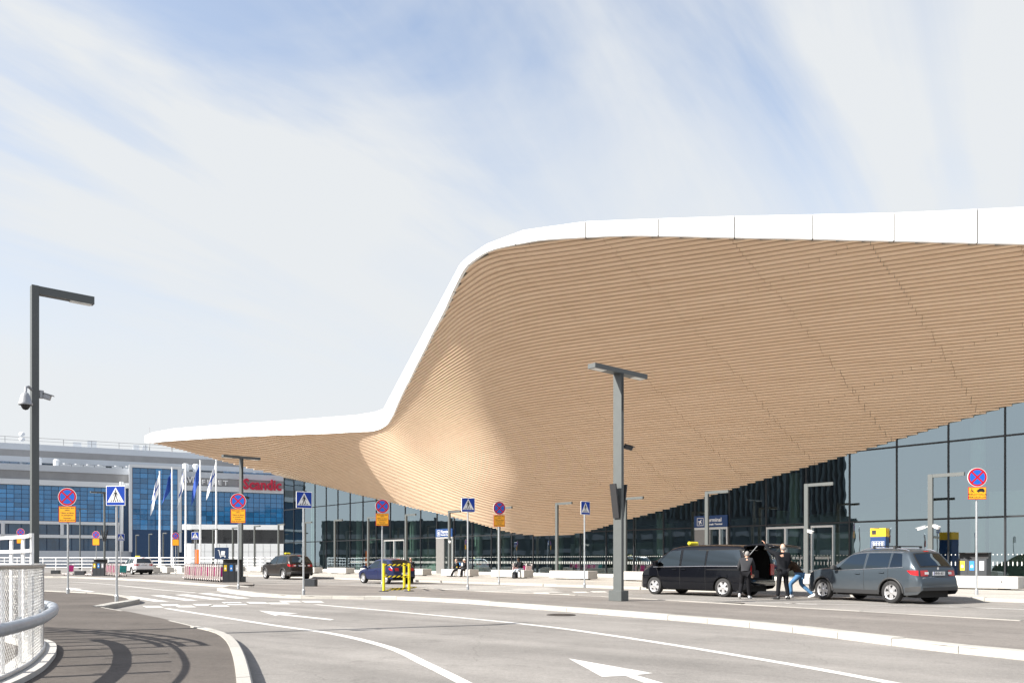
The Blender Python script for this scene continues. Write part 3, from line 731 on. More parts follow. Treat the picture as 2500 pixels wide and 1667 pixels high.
# low white annexe with black band
ann = empty('annexe_building', (-49, 125, 0), AH*.35, 'low white tiled annexe with a black band below the rooftop letters', 'building')
m = MB(); m.box(0, 18, 0, 8, -1, 3.95); wl = m.build('wall', M_HWHITE, ann)
m = MB(); m.box(.1, 18, .12, 8, 3.95, 6.1); m.build('black_band', mat('black_glass', (.006, .006, .008), .08, spec=.8), ann)
m = MB(); m.box(.2, 18, -.35, 8, 6.1, 6.85); m.cyl((.2, 1.4, 6.1), 1.75, .75, 24); m.build('cornice', M_HWHITE, ann)
m = MB(); m.cyl((.2, 1.4, -1), 1.4, 4.95, 24); m.build('round_end', M_HWHITE, ann)
m = MB()
for i in range(16): m.box(.9+i*1.08, .93+i*1.08, -.012, 0.002, -1, 3.9)
for z in (.2, 1.45, 2.7): m.box(.3, 18, -.011, .003, z, z+.03)
tag(m.build('tile_joint', M_HGREY, ann), kind='stuff')

# ------------------------------------------------------------------ far white railing and flagpoles
M_FLAGB = mat('flag_blue', (.01, .06, .33), .7); M_FLAGW = mat('flag_white', (.75, .76, .78), .7)
rl = empty('white_railing', (0, 0, 0), 0, 'long white steel railing in front of the hotel', 'railing')
rp = [Vector(((x-CX)*d/F, d, .15)) for x, d in [(-60,104),(92,103),(250,102),(400,101),(550,99),(690,96)]]
for z in (1.55, 1.15, .75, .35):
    m = MB(); m.tube([p+Vector((0,0,z)) for p in rp], .045 if z < 1.5 else .06, 6); m.build('rail', M_WHITE, rl)
Ltot = sum((b-a).length for a, b in zip(rp, rp[1:])); cumr = np.cumsum([0]+[(b-a).length for a, b in zip(rp, rp[1:])])
for s in np.arange(.5, Ltot, 1.75):
    i = min(len(rp)-2, int(np.searchsorted(cumr, s))-1); p = rp[i].lerp(rp[i+1], (s-cumr[i])/(cumr[i+1]-cumr[i]))
    m = MB(); m.box(p.x-.04, p.x+.04, p.y-.03, p.y+.03, -.1, p.z+1.55); m.build('post', M_WHITE, rl)
def flagpole(px, top_px, finnish, label, d=112):
    s = F/d; X = (px-CX)/s; zt = H+(YH-top_px)/s
    e = empty('flagpole', (X, d, 0), 0, label, 'flagpole', 'flagpoles in front of the hotel')
    m = MB(); m.tube([(0,0,0), (0,0,zt)], [.16, .09], 10); m.cyl((0,0,zt), .13, .12, 10); m.build('pole', M_WHITE, e)
    NX, NZ = 9, 22; W_, HH = 2.6, 4.3
    m = MB(); vs = []; cols = []
    ph = px*.13
    for j in range(NZ+1):
        for i in range(NX+1):
            u = i/NX; v = j/NZ
            fold = math.sin(u*7+v*2.2+ph)*.16*(.3+u)
            x = -.12-u*W_*(.22+.20*v)-v*.12-.20*u*math.sin(v*3+ph); z = zt-.35-v*HH*(.62+.25*u)-u*2.2*(.75+.3*math.sin(ph))
            vs.append((x, fold, z))
    fs = [(j*(NX+1)+i, j*(NX+1)+i+1, (j+1)*(NX+1)+i+1, (j+1)*(NX+1)+i) for j in range(NZ) for i in range(NX)]
    b = 0; m.smooth = True
    for idx, f in enumerate(fs):
        j, i = divmod(idx, NX)
        blue = (not finnish) or (i == 3) or (10 <= j <= 12)
        m.cur = 1 if blue else 0
        if idx == 0: m.add(vs, [f])
        else: m.f.append(list(f)); m.mi.append(m.cur); m.sm.append(True)
    m.build('flag', [M_FLAGW, M_FLAGB], e)
flagpole(390, 1152, True, 'flagpole with limp white and blue cross flag before the blue glass block')
flagpole(420, 1143, False, 'flagpole with limp plain blue flag before the blue glass block')
flagpole(453.5, 1134, True, 'flagpole with limp white and blue cross flag at the start of the white lettering')
flagpole(489, 1125, False, 'flagpole with limp plain blue flag in the middle of the white lettering')
flagpole(528, 1124, True, 'flagpole with limp white and blue cross flag beside the orange pillar and trolley sign')

# ------------------------------------------------------------------ concrete seat blocks
m = MB(); m.box(0, 3.5, 0, .9, .06, .56, bev=.02); blk_me = m.mesh('seat_block'); blk_me.materials.append(M_CONC)
m = MB(); m.box(.5, .8, .15, .75, 0, .06); m.box(2.7, 3.0, .15, .75, 0, .06); ft_me = m.mesh('foot'); ft_me.materials.append(M_BLACK)
m = MB(); m.lathe([(0,0), (.035, 0)], 10, Matrix.Rotation(R(90), 4, 'X')); hole_me = m.mesh('lifting_socket'); hole_me.materials.append(M_BLACK)
DB = 37.4
def seat_block(t, label, D=DB, group=None):
    p = T(t, D, .12); e = empty('seat_block', p, AF, label, 'bench', group)
    link('block', blk_me, None, e); link('foot', ft_me, None, e)
    for x in (.55, 2.9): h = link('lifting_socket', hole_me, None, e); h.location = (x, -.003, .34)
    return e
tb0 = t_at(1341, DB)
BL = {0: 'seat block behind the crossing sign that is turned aside', -1: 'seat block behind the tall lamp and the van front', -2: 'seat block hidden mostly by the black van', -3: 'seat block between the van and the blue grey car', -4: 'seat block before the black waste station', 3: 'seat block right behind the blue hatchback', 4: 'seat block half hidden by the front of the blue hatchback', 5: 'seat block between the dark taxi and the blue hatchback', 6: 'seat block hidden mostly by the dark taxi', 7: 'seat block at the front of the dark taxi'}
for i in range(-4, 17):
    t = tb0-6*i
    if i == 2: lab = 'pale concrete seat block with two people in black sitting on it'
    elif i == 1: lab = 'pale concrete seat block with a man and a backpack at its end'
    elif i in BL: lab = 'long pale concrete '+BL[i]
    else: lab = 'long pale concrete seat block in the row along the terminal, nobody on it'
    seat_block(t, lab, group='concrete seat blocks along the terminal')
for px0, dd in ((337, 88), (363, 87), (396, 86), (432, 85)):
    X = (px0-CX)*dd/F; p = Vector((X, dd, 0)); D = p.dot(NF); t = p.dot(UF)
    e = seat_block(t, 'white concrete block in the short row below the flagpoles', D, 'blocks below the flagpoles'); e.scale = (.42, .8, 1.15); e.location.z = 0

# ------------------------------------------------------------------ street lamps
M_LENS = mat('lamp_lens', (.75, .75, .72), .3)
def kerb_lamp(t, D=38.4, hgt=5.08, label=None, group=None):
    e = empty('kerb_lamp', T(t, D, .12), AF, label, 'street lamp', group)
    m = MB(); m.box(-.10, .10, -.07, .07, 0, hgt); m.build('post', M_DARK, e)
    m = MB(); m.box(.10, 1.42, -.06, .06, hgt-.15, hgt-.003); arm = m.build('arm', M_DARK, e)
    m = MB(); m.box(.85, 1.38, -.045, .045, hgt-.156, hgt-.151); m.build('lens', M_LENS, arm)
    m = MB(); m.box(-.16, .16, -.13, .13, 0, .03); m.build('base_plate', M_DARK, e)
    return e
M_CAMW = mat('camera_white', (.72, .72, .71), .4)
def cctv(parent, x, y, z, ax, ay, colr, length=.34, down=.25):
    d = Vector((ax, ay, -down)).normalized(); q = d.to_track_quat('X', 'Z').to_matrix().to_4x4(); q.translation = Vector((x, y, z))
    m = MB(); m.box(0, length, -.06, .06, -.06, .06, q, .012); m.box(-.02, length+.05, -.07, .07, .06, .075, q)
    c = m.build('camera_housing', colr, parent)
    m = MB(); m.tube([(x*.3, y*.3, z+.02), (x, y, z)], .03, 6); m.build('camera_bracket', colr, parent)
    return c
tl0 = t_at(2272, 38.4)
for i in range(0, 20):
    t = tl0-6*i
    plain = i not in (0, 1, 6)
    LL = {2: 'pavement lamp post in front of the dark terminal sign', 3: 'pavement lamp post directly behind the tall twin arm lamp', 4: 'pavement lamp post left of the crossing sign turned aside', 5: 'pavement lamp post behind the no stopping sign by the backpack', 7: 'pavement lamp post beside the aluminium door of the left glazing', 8: 'pavement lamp post behind the yellow barrier and hatchback', 9: 'pavement lamp post between the taxi and the hatchback'}
    e = kerb_lamp(t, label=('slim grey '+LL[i]) if i in LL else 'slim grey lamp post with short arm in the row along the terminal pavement' if plain else
                  ('grey pavement lamp post carrying two white cameras, beside the waste bins' if i == 0 else 'grey pavement lamp post with one white camera, before the double doors' if i == 1 else 'grey pavement lamp post with white camera by the seated pair'),
                  group='lamp row along the terminal pavement')
    if i == 0: cctv(e, .18, -.08, 2.75, .7, -.5, M_CAMW); cctv(e, -.2, -.08, 2.72, -.7, -.5, M_CAMW)
    if i in (1, 6): cctv(e, .15, -.1, 2.7, .8, -.4, M_CAMW)

AN = math.atan2(.6585, .7526)
def t_lamp(p, hgt, label, banner=True, camd=True, arm_half=1.2):
    e = empty('twin_arm_lamp', p, AN, label, 'street lamp')          # local x = across the road
    m = MB(); m.box(-.055, .055, -.165, .165, .3, hgt-.14)
    m.add([(-.055,-.165,hgt-1.3),(.055,-.165,hgt-1.3),(.055,-.165,hgt-.14),(-.055,-.165,hgt-.14)], [(0,1,2,3)]); m.build('post', M_DARK, e)
    m = MB(); m.box(-arm_half, arm_half, -.15, .15, hgt-.14, hgt); arm = m.build('arm', M_DARK, e)
    for sx in (-1, 1):
        m = MB(); m.box(sx*arm_half-sx*.55, sx*arm_half-sx*.06, -.11, .11, hgt-.147, hgt-.141); m.build('lens', M_LENS, arm)
    m = MB(); m.box(-.17, .17, -.26, .26, 0, .32, bev=.01); m.build('base_cover', M_DARK, e)
    if banner:
        for sx in (-1, 1):
            q = Matrix.Translation((sx*.09, 0, hgt-4.55)) @ Matrix.Rotation(R(sx*9), 4, 'Y')
            m = MB(); m.box(-.025, .025, -.12, .12, 0, 1.05, q); m.build('speaker_panel', M_BLACK, e)
            m = MB(); m.tube([(0, 0, hgt-3.85), (sx*.18, 0, hgt-3.85)], .025, 6); m.build('bracket', M_GALV, e)
    if camd: cctv(e, .16, -.1, hgt-2.35, .8, -.5, M_BLACK, .26)
    return e
t_lamp(G(1510, 1466, .10), 7.08, 'tall grey twin arm lamp post on the island before the black van')
t_lamp(G(589, 1420, .10), 7.25, 'grey twin arm lamp post beside the waste station and trolleys', False, True, 1.1)
t_lamp(Vector(((255-CX)*76/F, 76, .0)), 7.7, 'far twin arm lamp post behind the small trolley row', True, False, 1.2)
t_lamp(Vector(((350-CX)*150/F, 128, 0)), 9.5, 'thin distant twin arm lamp post among the flagpoles', False, False, .9)
# big single arm lamp with cameras behind the railing
M_CAMG = mat('camera_grey', (.33, .34, .36), .4, .2)
lp = empty('camera_lamp', (-8.13, 13.95, .1), AN, 'tall grey single arm lamp post with dome camera behind the white railing', 'street lamp')
m = MB(); m.box(-.055, .055, -.075, .075, 0, 5.9); m.build('post', M_DARK, lp)
m = MB(); m.box(.055, .92, -.07, .07, 5.765, 5.897); arm = m.build('arm', M_DARK, lp)
m = MB(); m.box(.54, .88, -.05, .05, 5.747, 5.763); m.build('lens', M_LENS, arm)
m = MB(); m.tube([(-.05,-.05,4.12), (-.12,-.15,4.15), (-.17,-.22,4.12), (-.18,-.24,4.02)], .022, 8)
m.lathe([(0,.02), (.045,.0), (.075,-.06), (.095,-.15), (.11,-.18), (.105,-.20)], 18, Matrix.Translation((-.18, -.24, 4.02))); m.build('dome_camera', M_CAMG, lp)
m = MB(); m.lathe([(.07,-.20), (.065,-.23), (.04,-.27), (0,-.285)], 16, Matrix.Translation((-.18, -.24, 4.02))); m.build('dome_glass', M_BLACK, lp)
m = MB(); m.cyl((.09, -.03, 4.0), .045, .13, 10); m.build('mount', M_CAMG, lp)
cc = cctv(lp, .13, -.05, 4.04, .8, -.35, M_CAMG, .15); cc.data.transform(Matrix.Translation((.13, -.05, 4.04)) @ Matrix.Scale(.72, 4) @ Matrix.Translation((-.13, .05, -4.04)))
kl = empty('kerb_lamp', Vector(((78-CX)*70/F, 70, 0)), AF, 'distant lamp post with short arm seen past the camera lamp', 'street lamp')
m = MB(); m.box(-.1, .1, -.07, .07, 0, 5.7); m.build('post', M_DARK, kl); m = MB(); m.box(.1, 2.4, -.07, .07, 5.55, 5.69); m.build('arm', M_DARK, kl)

# ------------------------------------------------------------------ traffic signs
M_SBLUE = mat('sign_blue', (.004, .045, .33), .4, spec=.3); M_SRED = mat('sign_red_film', (.46, .006, .014), .4, spec=.3); M_SWH = mat('sign_white', (.78, .78, .78), .4)
M_SYEL = mat('sign_amber', (.86, .38, .01), .4); M_SBLK = mat('sign_black', (.012, .012, .014), .5); M_LBLUE = mat('sign_light_blue', (.012, .115, .50), .4, spec=.3)
def disc(m, cx_, cz, r, y, n=40, r0=0.0):
    ring = [(cx_+r*math.cos(2*math.pi*k/n), y, cz+r*math.sin(2*math.pi*k/n)) for k in range(n)]
    if r0 <= 0: m.add(ring, [tuple(reversed(range(n)))])
    else:
        ri = [(cx_+r0*math.cos(2*math.pi*k/n), y, cz+r0*math.sin(2*math.pi*k/n)) for k in range(n)]
        m.add(ring+ri, [(k, n+k, n+(k+1) % n, (k+1) % n) for k in range(n)])
def poly2(m, pts, y): m.add([(p[0], y, p[1]) for p in pts], [tuple(range(len(pts)))])
def sign_pole(e, h, r=.035):
    m = MB(); m.cyl((0,0,0), r, h, 12); m.build('pole', M_GALV, e)
    m = MB(); m.cyl((0,0,0), r*1.7, .16, 12); m.cyl((0,0,.16), r*1.7, .04, 12, r); m.build('pole_sleeve', M_GALV, e)
def nostop_sign(p, rz, label, zc=3.82, plate='text', detail=True, group=None):
    e = empty('no_stopping_sign', p, rz, label, 'traffic sign', group); sign_pole(e, zc+.1)
    r = .335; m = MB()
    m.tube([(0,-.04,zc), (0,-.062,zc)], r, 40); m.build('disc', [M_SWH], e)
    m = MB(); m.cur = 0; disc(m, 0, zc, r-.012, -.0635, 40, r-.075); d2 = MB(); disc(d2, 0, zc, r-.073, -.0632); d2.build('blue_field', M_LBLUE, e)
    for a in (45, -45):
        c, s_ = math.cos(R(a)), math.sin(R(a)); w = .03; L2 = r-.06
        poly2(m, [(c*L2-s_*w, zc+s_*L2+c*w), (-c*L2-s_*w, zc-s_*L2+c*w), (-c*L2+s_*w, zc-s_*L2-c*w), (c*L2+s_*w, zc+s_*L2-c*w)], -.0650 if a > 0 else -.0656)
    m.build('red_ring', M_SRED, e)
    w, z1 = .31, zc-.345
    z0 = z1-(.60 if plate == 'text' else .44)
    m = MB(); m.box(-w, w, -.058, -.040, z0, z1, bev=.006); m.build('plate', M_SRED, e)
    m = MB(); poly2(m, [(-w+.02, z0+.02), (w-.02, z0+.02), (w-.02, z1-.02), (-w+.02, z1-.02)], -.0595); m.build('plate_face', M_SYEL, e)
    if plate == 'text' and detail:
        for k, tx in enumerate(['Matkustajien jättö', 'sallittu', 'Tillåtet att lämna', 'av passagerare', 'Passenger', 'drop-off permitted']):
            text_obj('plate_text', tx, .072, 0, -.0605, z1-.065-k*.083-(k//2)*.022, M_SBLK, e, bold=.0012)
    if plate == 'prm':
        text_obj('plate_text', 'PRM JÄTTÖALUE', .085, 0, -.0605, z1-.27, M_SBLK, e, bold=.0015); text_obj('plate_text', 'PRM DROP-OFF', .085, 0, -.0605, z1-.37, M_SBLK, e, bold=.0015)
        m = MB(); zb = z1-.19
        car = [(-.02,.0),(-.02,.05),(.02,.07),(.07,.12),(.20,.12),(.25,.06),(.26,.0)]; poly2(m, [(x, zb+.02+z) for x, z in car], -.0606)
        disc(m, .045, zb+.02, .028, -.0612, 14); disc(m, .2, zb+.02, .028, -.0612, 14); m.build('car_symbol', M_SBLK, e)
        m = MB(); disc(m, -.185, zb+.03, .05, -.0606, 18, .036); disc(m, -.19, zb+.135, .018, -.0606, 12)
        poly2(m, [(-.2, zb+.03), (-.175, zb+.03), (-.185, zb+.11), (-.205, zb+.11)], -.0609); poly2(m, [(-.19, zb+.045), (-.11, zb-.005), (-.1, zb+.01), (-.18, zb+.065)], -.0612); m.build('wheelchair_symbol', M_SBLK, e)
    return e
def ped_sign(p, rz, label, zb=3.2, w=.6, posts=1, group=None):
    e = empty('crossing_sign', p, rz, label, 'traffic sign', group)
    if posts == 1: sign_pole(e, zb+w*.8)
    else:
        for sx in (-.07, .07): m = MB(); m.cyl((sx, 0, 0), .03, zb+w*.7, 8); m.build('pole', M_GALV, e)
    h = w/2; zc = zb+h
    m = MB(); m.box(-h, h, -.062, -.040, zb, zb+w, bev=.008); m.build('panel', M_SWH, e)
    m = MB(); poly2(m, [(-h+.02, zb+.02), (h-.02, zb+.02), (h-.02, zb+w-.02), (-h+.02, zb+w-.02)], -.0635); m.build('blue_field', M_SBLUE, e)
    m = MB(); poly2(m, [(-h*.86, zb+w*.17), (h*.86, zb+w*.17), (0, zb+w*.93)], -.0642); m.build('white_triangle', M_SWH, e)
    m = MB(); k = w; Y = -.0650
    disc(m, 0, zb+.745*k, .045*k, Y, 14)
    for q in [[(-.05,.49),(.05,.49),(.055,.69),(-.055,.69)], [(-.055,.69),(-.04,.66),(-.09,.55),(-.12,.46),(-.145,.47),(-.11,.58)], [(.05,.69),(.10,.58),(.145,.51),(.125,.49),(.08,.55),(.04,.62)],
              [(-.05,.5),(.01,.5),(-.03,.38),(-.055,.27),(-.115,.265),(-.075,.4)], [(.0,.5),(.05,.5),(.07,.4),(.12,.28),(.09,.25),(.03,.38)]]:
        poly2(m, [(x*k, zb+z*k) for x, z in q], Y)
    m.build('walking_figure', M_SBLK, e)
    m = MB()
    for x in (-.24, -.12, 0, .12, .24): poly2(m, [((x*1.02-.028)*k, zb+.195*k), ((x*1.02+.028)*k, zb+.195*k), ((x*.8+.022)*k, zb+.285*k), ((x*.8-.022)*k, zb+.285*k)], -.0657)
    m.build('stripes', M_SBLK, e); return e
nostop_sign(G(166, 1448, .105), R(4), 'no stopping sign with orange plate on the near footway nose', 3.60)
nostop_sign(G(582, 1437, .105), R(6), 'no stopping sign with orange plate beside the trolley row', 3.80)
nostop_sign(G(933, 1430, .10), R(16), 'no stopping sign with orange plate behind the yellow barrier', 3.86)
nostop_sign(G(1218, 1426, .12), R(24), 'no stopping sign with orange plate by the man with the backpack', 3.88)
nostop_sign(G(2384, 1451, .12), R(-4), 'no stopping sign with wheelchair drop off plate behind the grey car', 4.17, 'prm')
nostop_sign(Vector(((235-CX)*74/F, 74, 0)), 0, 'small distant no stopping sign beside the far twin arm lamp', 3.67, 'text', False)
nostop_sign(Vector(((429-CX)*80/F, 80, 0)), R(10), 'distant no stopping sign in front of the flagpoles', 3.75, 'text', False)
nostop_sign(Vector(((51-CX)*70/F, 70, 0)), R(5), 'distant no stopping sign half hidden by the white railing', 3.75, 'text', False)
ped_sign(G(285, 1467, .105), R(-3), 'blue crossing sign on the near footway nose', 2.88)
ped_sign(G(741, 1451, .10), R(36), 'blue crossing sign in front of the dark taxi', 3.12)
ped_sign(G(1142, 1439, .10), R(22), 'blue crossing sign in front of the seated pair', 3.28)
ped_sign(G(1427, 1434, .12), R(42), 'blue crossing sign left of the tall twin arm lamp, turned aside', 3.26)
ped_sign(Vector(((477-CX)*69/F, 69, 0)), R(5), 'small distant crossing sign on two posts below the flags', 3.12, .6, 2)
ped_sign(Vector(((295-CX)*74/F, 74, 0)), R(25), 'small distant crossing sign over the white car', 3.15)
# ------------------------------------------------------------------ parking garage across the road (seen in the glass)
M_GAR = mat('garage_cladding', (.07, .085, .09), .6, var=.25, vscale=.3)
gar = empty('parking_garage', (-88, 70, 0), 0, 'dark ribbed parking garage reflected in the terminal glass', 'building')
m = MB(); m.box(-20, 0, -52, 50, 0, 9.2); m.build('wall', M_GAR, gar)
for i in range(34): m = MB(); m.box(0, .5, -52+i*3, -51.3+i*3, 0, 9.0+.7*math.sin(i*.55)); m.build('rib', M_GAR, gar)
for z in (2.6, 5.6): m = MB(); m.box(0, .3, -52, 50, z, z+.9); m.build('deck_edge', M_HGREY, gar)
m = MB(); m.box(-20, .1, -50, -6, 9.2, 21.5); m.build('tall_block', M_BLACK, gar)
for i in range(45): m = MB(); m.box(.1, .45, -50+i*.98, -49.6+i*.98, 9.2, 21.3); m.build('rib', M_GAR, gar)

# ------------------------------------------------------------------ foreground railing
OUT = smooth_path([(-4.62,2.2),(-4.60,4.0),(-4.66,6.0),(-4.80,7.2),(-5.02,8.1),(-5.33,9.0),(-5.66,9.75),(-6.07,10.6),(-6.68,11.65),(-7.35,12.4),(-8.15,13.1),(-9.3,13.8),(-11.5,14.7),(-16,16)], 6)
def offs(path, o):
    r = []
    for i, p in enumerate(path):
        d = (path[min(i+1, len(path)-1)]-path[max(i-1, 0)]).normalized(); r.append(Vector((p.x+d.y*o, p.y-d.x*o)))
    return r
def p3d(path, z): return [Vector((p.x, p.y, z)) for p in path]
rail = empty('guard_railing', (-6.1, 10.6, .1), 0, 'curved white railing with wire mesh and thick grey bumper tube on the footway', 'railing')
def rpart(o): o.parent = rail; o.location = -Vector(rail.location); return o
M_MESH = mat('mesh_wire', (.55, .55, .54), .4, .5); M_RIM = mat('worn_steel_rim', (.33, .31, .28), .4, .6, var=.2, vscale=30)
m = MB(); A1, A2 = offs(OUT, .15), offs(OUT, -.25); vs = []
for a, b in zip(A1, A2): vs += [(a.x, a.y, .08), (a.x, a.y, .165), (b.x, b.y, .165), (b.x, b.y, .08)]
m.add(vs, [(4*i+k, 4*i+k+1, 4*i+k+5, 4*i+k+4) for i in range(len(A1)-1) for k in range(3)]); rpart(fixn(m.build('base_kerb', M_CONC)))
cl_ = [0]
for a, b in zip(OUT, OUT[1:]): cl_.append(cl_[-1]+(b-a).length)
def r_at(s): 
    i = max(0, min(len(OUT)-2, int(np.searchsorted(cl_, s))-1)); return Vector(OUT[i]).lerp(Vector(OUT[i+1]), (s-cl_[i])/(cl_[i+1]-cl_[i]))
s_end = [c for c, p in zip(cl_, OUT) if p.y < 13.9][-1]
wm = MB(); zlo, zhi = .20, 1.24; cell = .052
for fam in (1, -1):
    s = -1.1
    while s < s_end+1.1:
        pl = []
        for k in range(6):
            v = k/5; ss = s+fam*(v-.5)*(zhi-zlo)
            if 0 < ss < s_end: p = r_at(ss); pl.append((p.x, p.y, zlo+(zhi-zlo)*v))
        if len(pl) > 1: wm.tube(pl, .0022, 3, False)
        s += cell*1.35
tag(rpart(wm.build('wire_mesh', M_MESH)), kind='stuff')
for z, r_, mm, nm in ((1.265, .026, M_RIM, 'top_rim'), (.185, .024, M_GALV, 'bottom_rim')):
    m = MB(); m.tube(p3d([q for q in OUT if q.y < 13.95], z), r_, 8); rpart(m.build(nm, mm))
m = MB(); m.tube(p3d([q for q in offs(OUT, .115) if q.y < 12.6], .68), .064, 14); rpart(m.build('bumper_tube', mat('grey_tube', (.36, .39, .43), .45, .35, var=.12, vscale=12)))
m = MB()
for s in np.arange(.7, s_end-2, 1.45):
    p = r_at(s); q = r_at(s+.05); d = (q-p).normalized(); n = Vector((d.y, -d.x)); m.box(p.x-.02, p.x+.02, p.y-.02, p.y+.02, .62, .74); m.tube([(p.x-n.x*.08, p.y-n.y*.08, .68), (p.x+n.x*.16, p.y+n.y*.16, .68)], .022, 6)
tag(rpart(m.build('tube_bracket', M_GALV)), kind='stuff')
IN = offs(OUT, -.13)
cin = [0]
for a, b in zip(IN, IN[1:]): cin.append(cin[-1]+(b-a).length)
sc = [c for c, p in zip(cin, IN) if p.y < 11.2][-1]
back = [p for p, c in zip(IN, cin) if c >= sc]
for z in (1.70, 1.49, 1.285):
    m = MB(); vs = []
    B2 = offs(back, -.05)
    for a, b in zip(back, B2): vs += [(a.x, a.y, z-.045), (a.x, a.y, z+.0), (b.x, b.y, z), (b.x, b.y, z-.045)]
    m.add(vs, [(4*i+k, 4*i+(k+1) % 4, 4*i+4+(k+1) % 4, 4*i+4+k) for i in range(len(back)-1) for k in range(4)]+[(0, 1, 2, 3), tuple(4*len(back)-4+k for k in (3, 2, 1, 0))]); rpart(fixn(m.build('rail', M_WHITE)))
s = .4; s = sc-math.floor((sc-s)/.95)*.95
while s < cin[-1]-.5:
    i = max(0, min(len(IN)-2, int(np.searchsorted(cin, s))-1)); p = Vector(IN[i]).lerp(Vector(IN[i+1]), (s-cin[i])/(cin[i+1]-cin[i])); d = (Vector(IN[i+1])-Vector(IN[i])).normalized()
    q = Matrix.Translation((p.x, p.y, 0)) @ Matrix.Rotation(math.atan2(d.y, d.x), 4, 'Z')
    m = MB(); m.box(-.055, .055, -.012, .012, .16, 1.70 if s >= sc-.02 else 1.24, q); rpart(m.build('post', M_WHITE)); s += .62 if s >= sc else .95

# ------------------------------------------------------------------ baggage trolleys
M_PINK = mat('advert_pink', (.62, .03, .26), .5, var=.5, vscale=5); M_TEAL = mat('advert_teal', (.02, .28, .27), .5, var=.4, vscale=5); M_PALE = mat('advert_pale', (.72, .55, .55), .5, var=.25, vscale=6)
M_PALEP = mat('trolley_pale_plastic', (.72, .64, .62), .5, objvar=.12); M_CHROME = mat('trolley_steel', (.60, .60, .61), .3, .8)
def make_trolley(pm):
    e = empty('baggage_trolley')
    m = MB()
    for s in (-1, 1):
        m.tube([(-.10, s*.27, 1.02), (-.02, s*.27, .55), (.02, s*.27, .16), (.10, s*.26, .12), (.86, s*.15, .14)], .026, 6)
    m.tube([(.86, -.15, .14), (.88, 0, .15), (.86, .15, .14)], .016, 6); m.tube([(.3, -.235, .13), (.3, .235, .13)], .012, 5); m.tube([(.6, -.19, .135), (.6, .19, .135)], .012, 5)
    m.build('frame', M_PALEP, e)
    m = MB(); m.tube([(-.10, -.28, 1.03), (-.10, .28, 1.03)], .022, 8); m.build('handle', M_BLACK, e)
    m = MB(); q = Matrix.Rotation(R(-9), 4, 'Y') @ Matrix.Identity(4); m.box(-.012, .012, -.24, .24, .32, .86, Matrix.Translation((.06, 0, 0)) @ q, .004); m.build('advert_panel', pm, e)
    m = MB(); m.box(-.1, .12, -.23, .23, .86, .87); m.tube([(.14, -.24, .95), (.14, .24, .95)], .01, 5); m.tube([(-.08,-.26,.9),(.14,-.24,.95)], .01, 5); m.tube([(-.08,.26,.9),(.14,.24,.95)], .01, 5); m.build('basket', M_CHROME, e)
    for x, y in ((.05, .25), (.05, -.25), (.8, 0)):
        m = MB(); m.tube([(x, y-.025, .085), (x, y+.025, .085)], .085, 14); wl_ = m.build('wheel', M_BLACK, e); m = MB(); m.tube([(x, y-.028, .085), (x, y+.028, .085)], .06, 12); m.build('hub', M_CHROME, wl_)
    return e
protos = [make_trolley(M_PINK), make_trolley(M_PALE), make_trolley(M_TEAL)]
used_p = [0, 0, 0]
def trolley(p, rz, kind, label, group=None):
    o = protos[kind] if not used_p[kind] else copy_tree(protos[kind]); used_p[kind] = 1
    o.location = p; o.rotation_euler = (0, 0, rz); tag(o, label, 'trolley', group); return o
a, b = G(460, 1414, .10), G(549, 1420.5, .10); a = b+(a-b).normalized()*8.0
ang = math.atan2((a-b).y, (a-b).x)
for i in range(18):
    trolley(b.lerp(a, i/17), ang+random.uniform(-.02, .02), (0, 1, 1)[i % 3], 'pink and pale baggage trolley nested in the long row under the trolley sign', 'long trolley row')
a, b = G(252, 1404.5, .1), G(300, 1407, .1); a = b+(a-b).normalized()*4.6
for i in range(11): trolley(b.lerp(a, i/10), math.atan2((a-b).y, (a-b).x)+random.uniform(-.02, .02), (2 if i == 0 else i % 2), 'baggage trolley nested in the short row beside the white car', 'short trolley row')
trolley(G(172, 1404, .1), ang+.5, 0, 'single pink baggage trolley beside a dark ballast box')
trolley(G(231, 1405, .1), ang+.6, 0, 'single pink baggage trolley left of the far waste station')
for i, px in enumerate((1258, 1276, 1290)): trolley(T(t_at(px, 39.3), 39.3, .12), AF+R(180), (1, 0, 1)[i], 'baggage trolley standing behind the man with the backpack', 'trolleys behind the seated man')

# trolley sign
ts = empty('trolley_sign', G(526, 1419, .10)+Vector((-.2, 1.6, 0)), R(6), 'dark blue square sign with a white luggage trolley symbol', 'sign')
M_NAVY = mat('navy_panel', (.008, .03, .085), .45)
for x in (-.25, .25): m = MB(); m.cyl((x, 0, 0), .025, 1.35, 8); m.build('pole', M_GALV, ts)
m = MB(); m.box(-.42, .42, -.04, -.01, 1.33, 2.03); m.build('panel', M_NAVY, ts)
m = MB(); w = .02
for q in [((-.22,1.86),(-.15,1.86)), ((-.15,1.87),(-.09,1.52)), ((-.09,1.52),(.24,1.52))]:
    (x0, z0), (x1, z1) = q; d = Vector((x1-x0, z1-z0)).normalized()*w; n = Vector((-d.y, d.x)); poly2(m, [(x0-n.x, z0-n.y), (x1-n.x, z1-n.y), (x1+n.x, z1+n.y), (x0+n.x, z0+n.y)], -.0425)
poly2(m, [(-.05,1.57), (.18,1.57), (.21,1.82), (-.02,1.82)], -.0425); disc(m, -.05, 1.46, .035, -.0425, 12); disc(m, .2, 1.46, .035, -.0425, 12); m.build('trolley_symbol', M_SWH, ts)

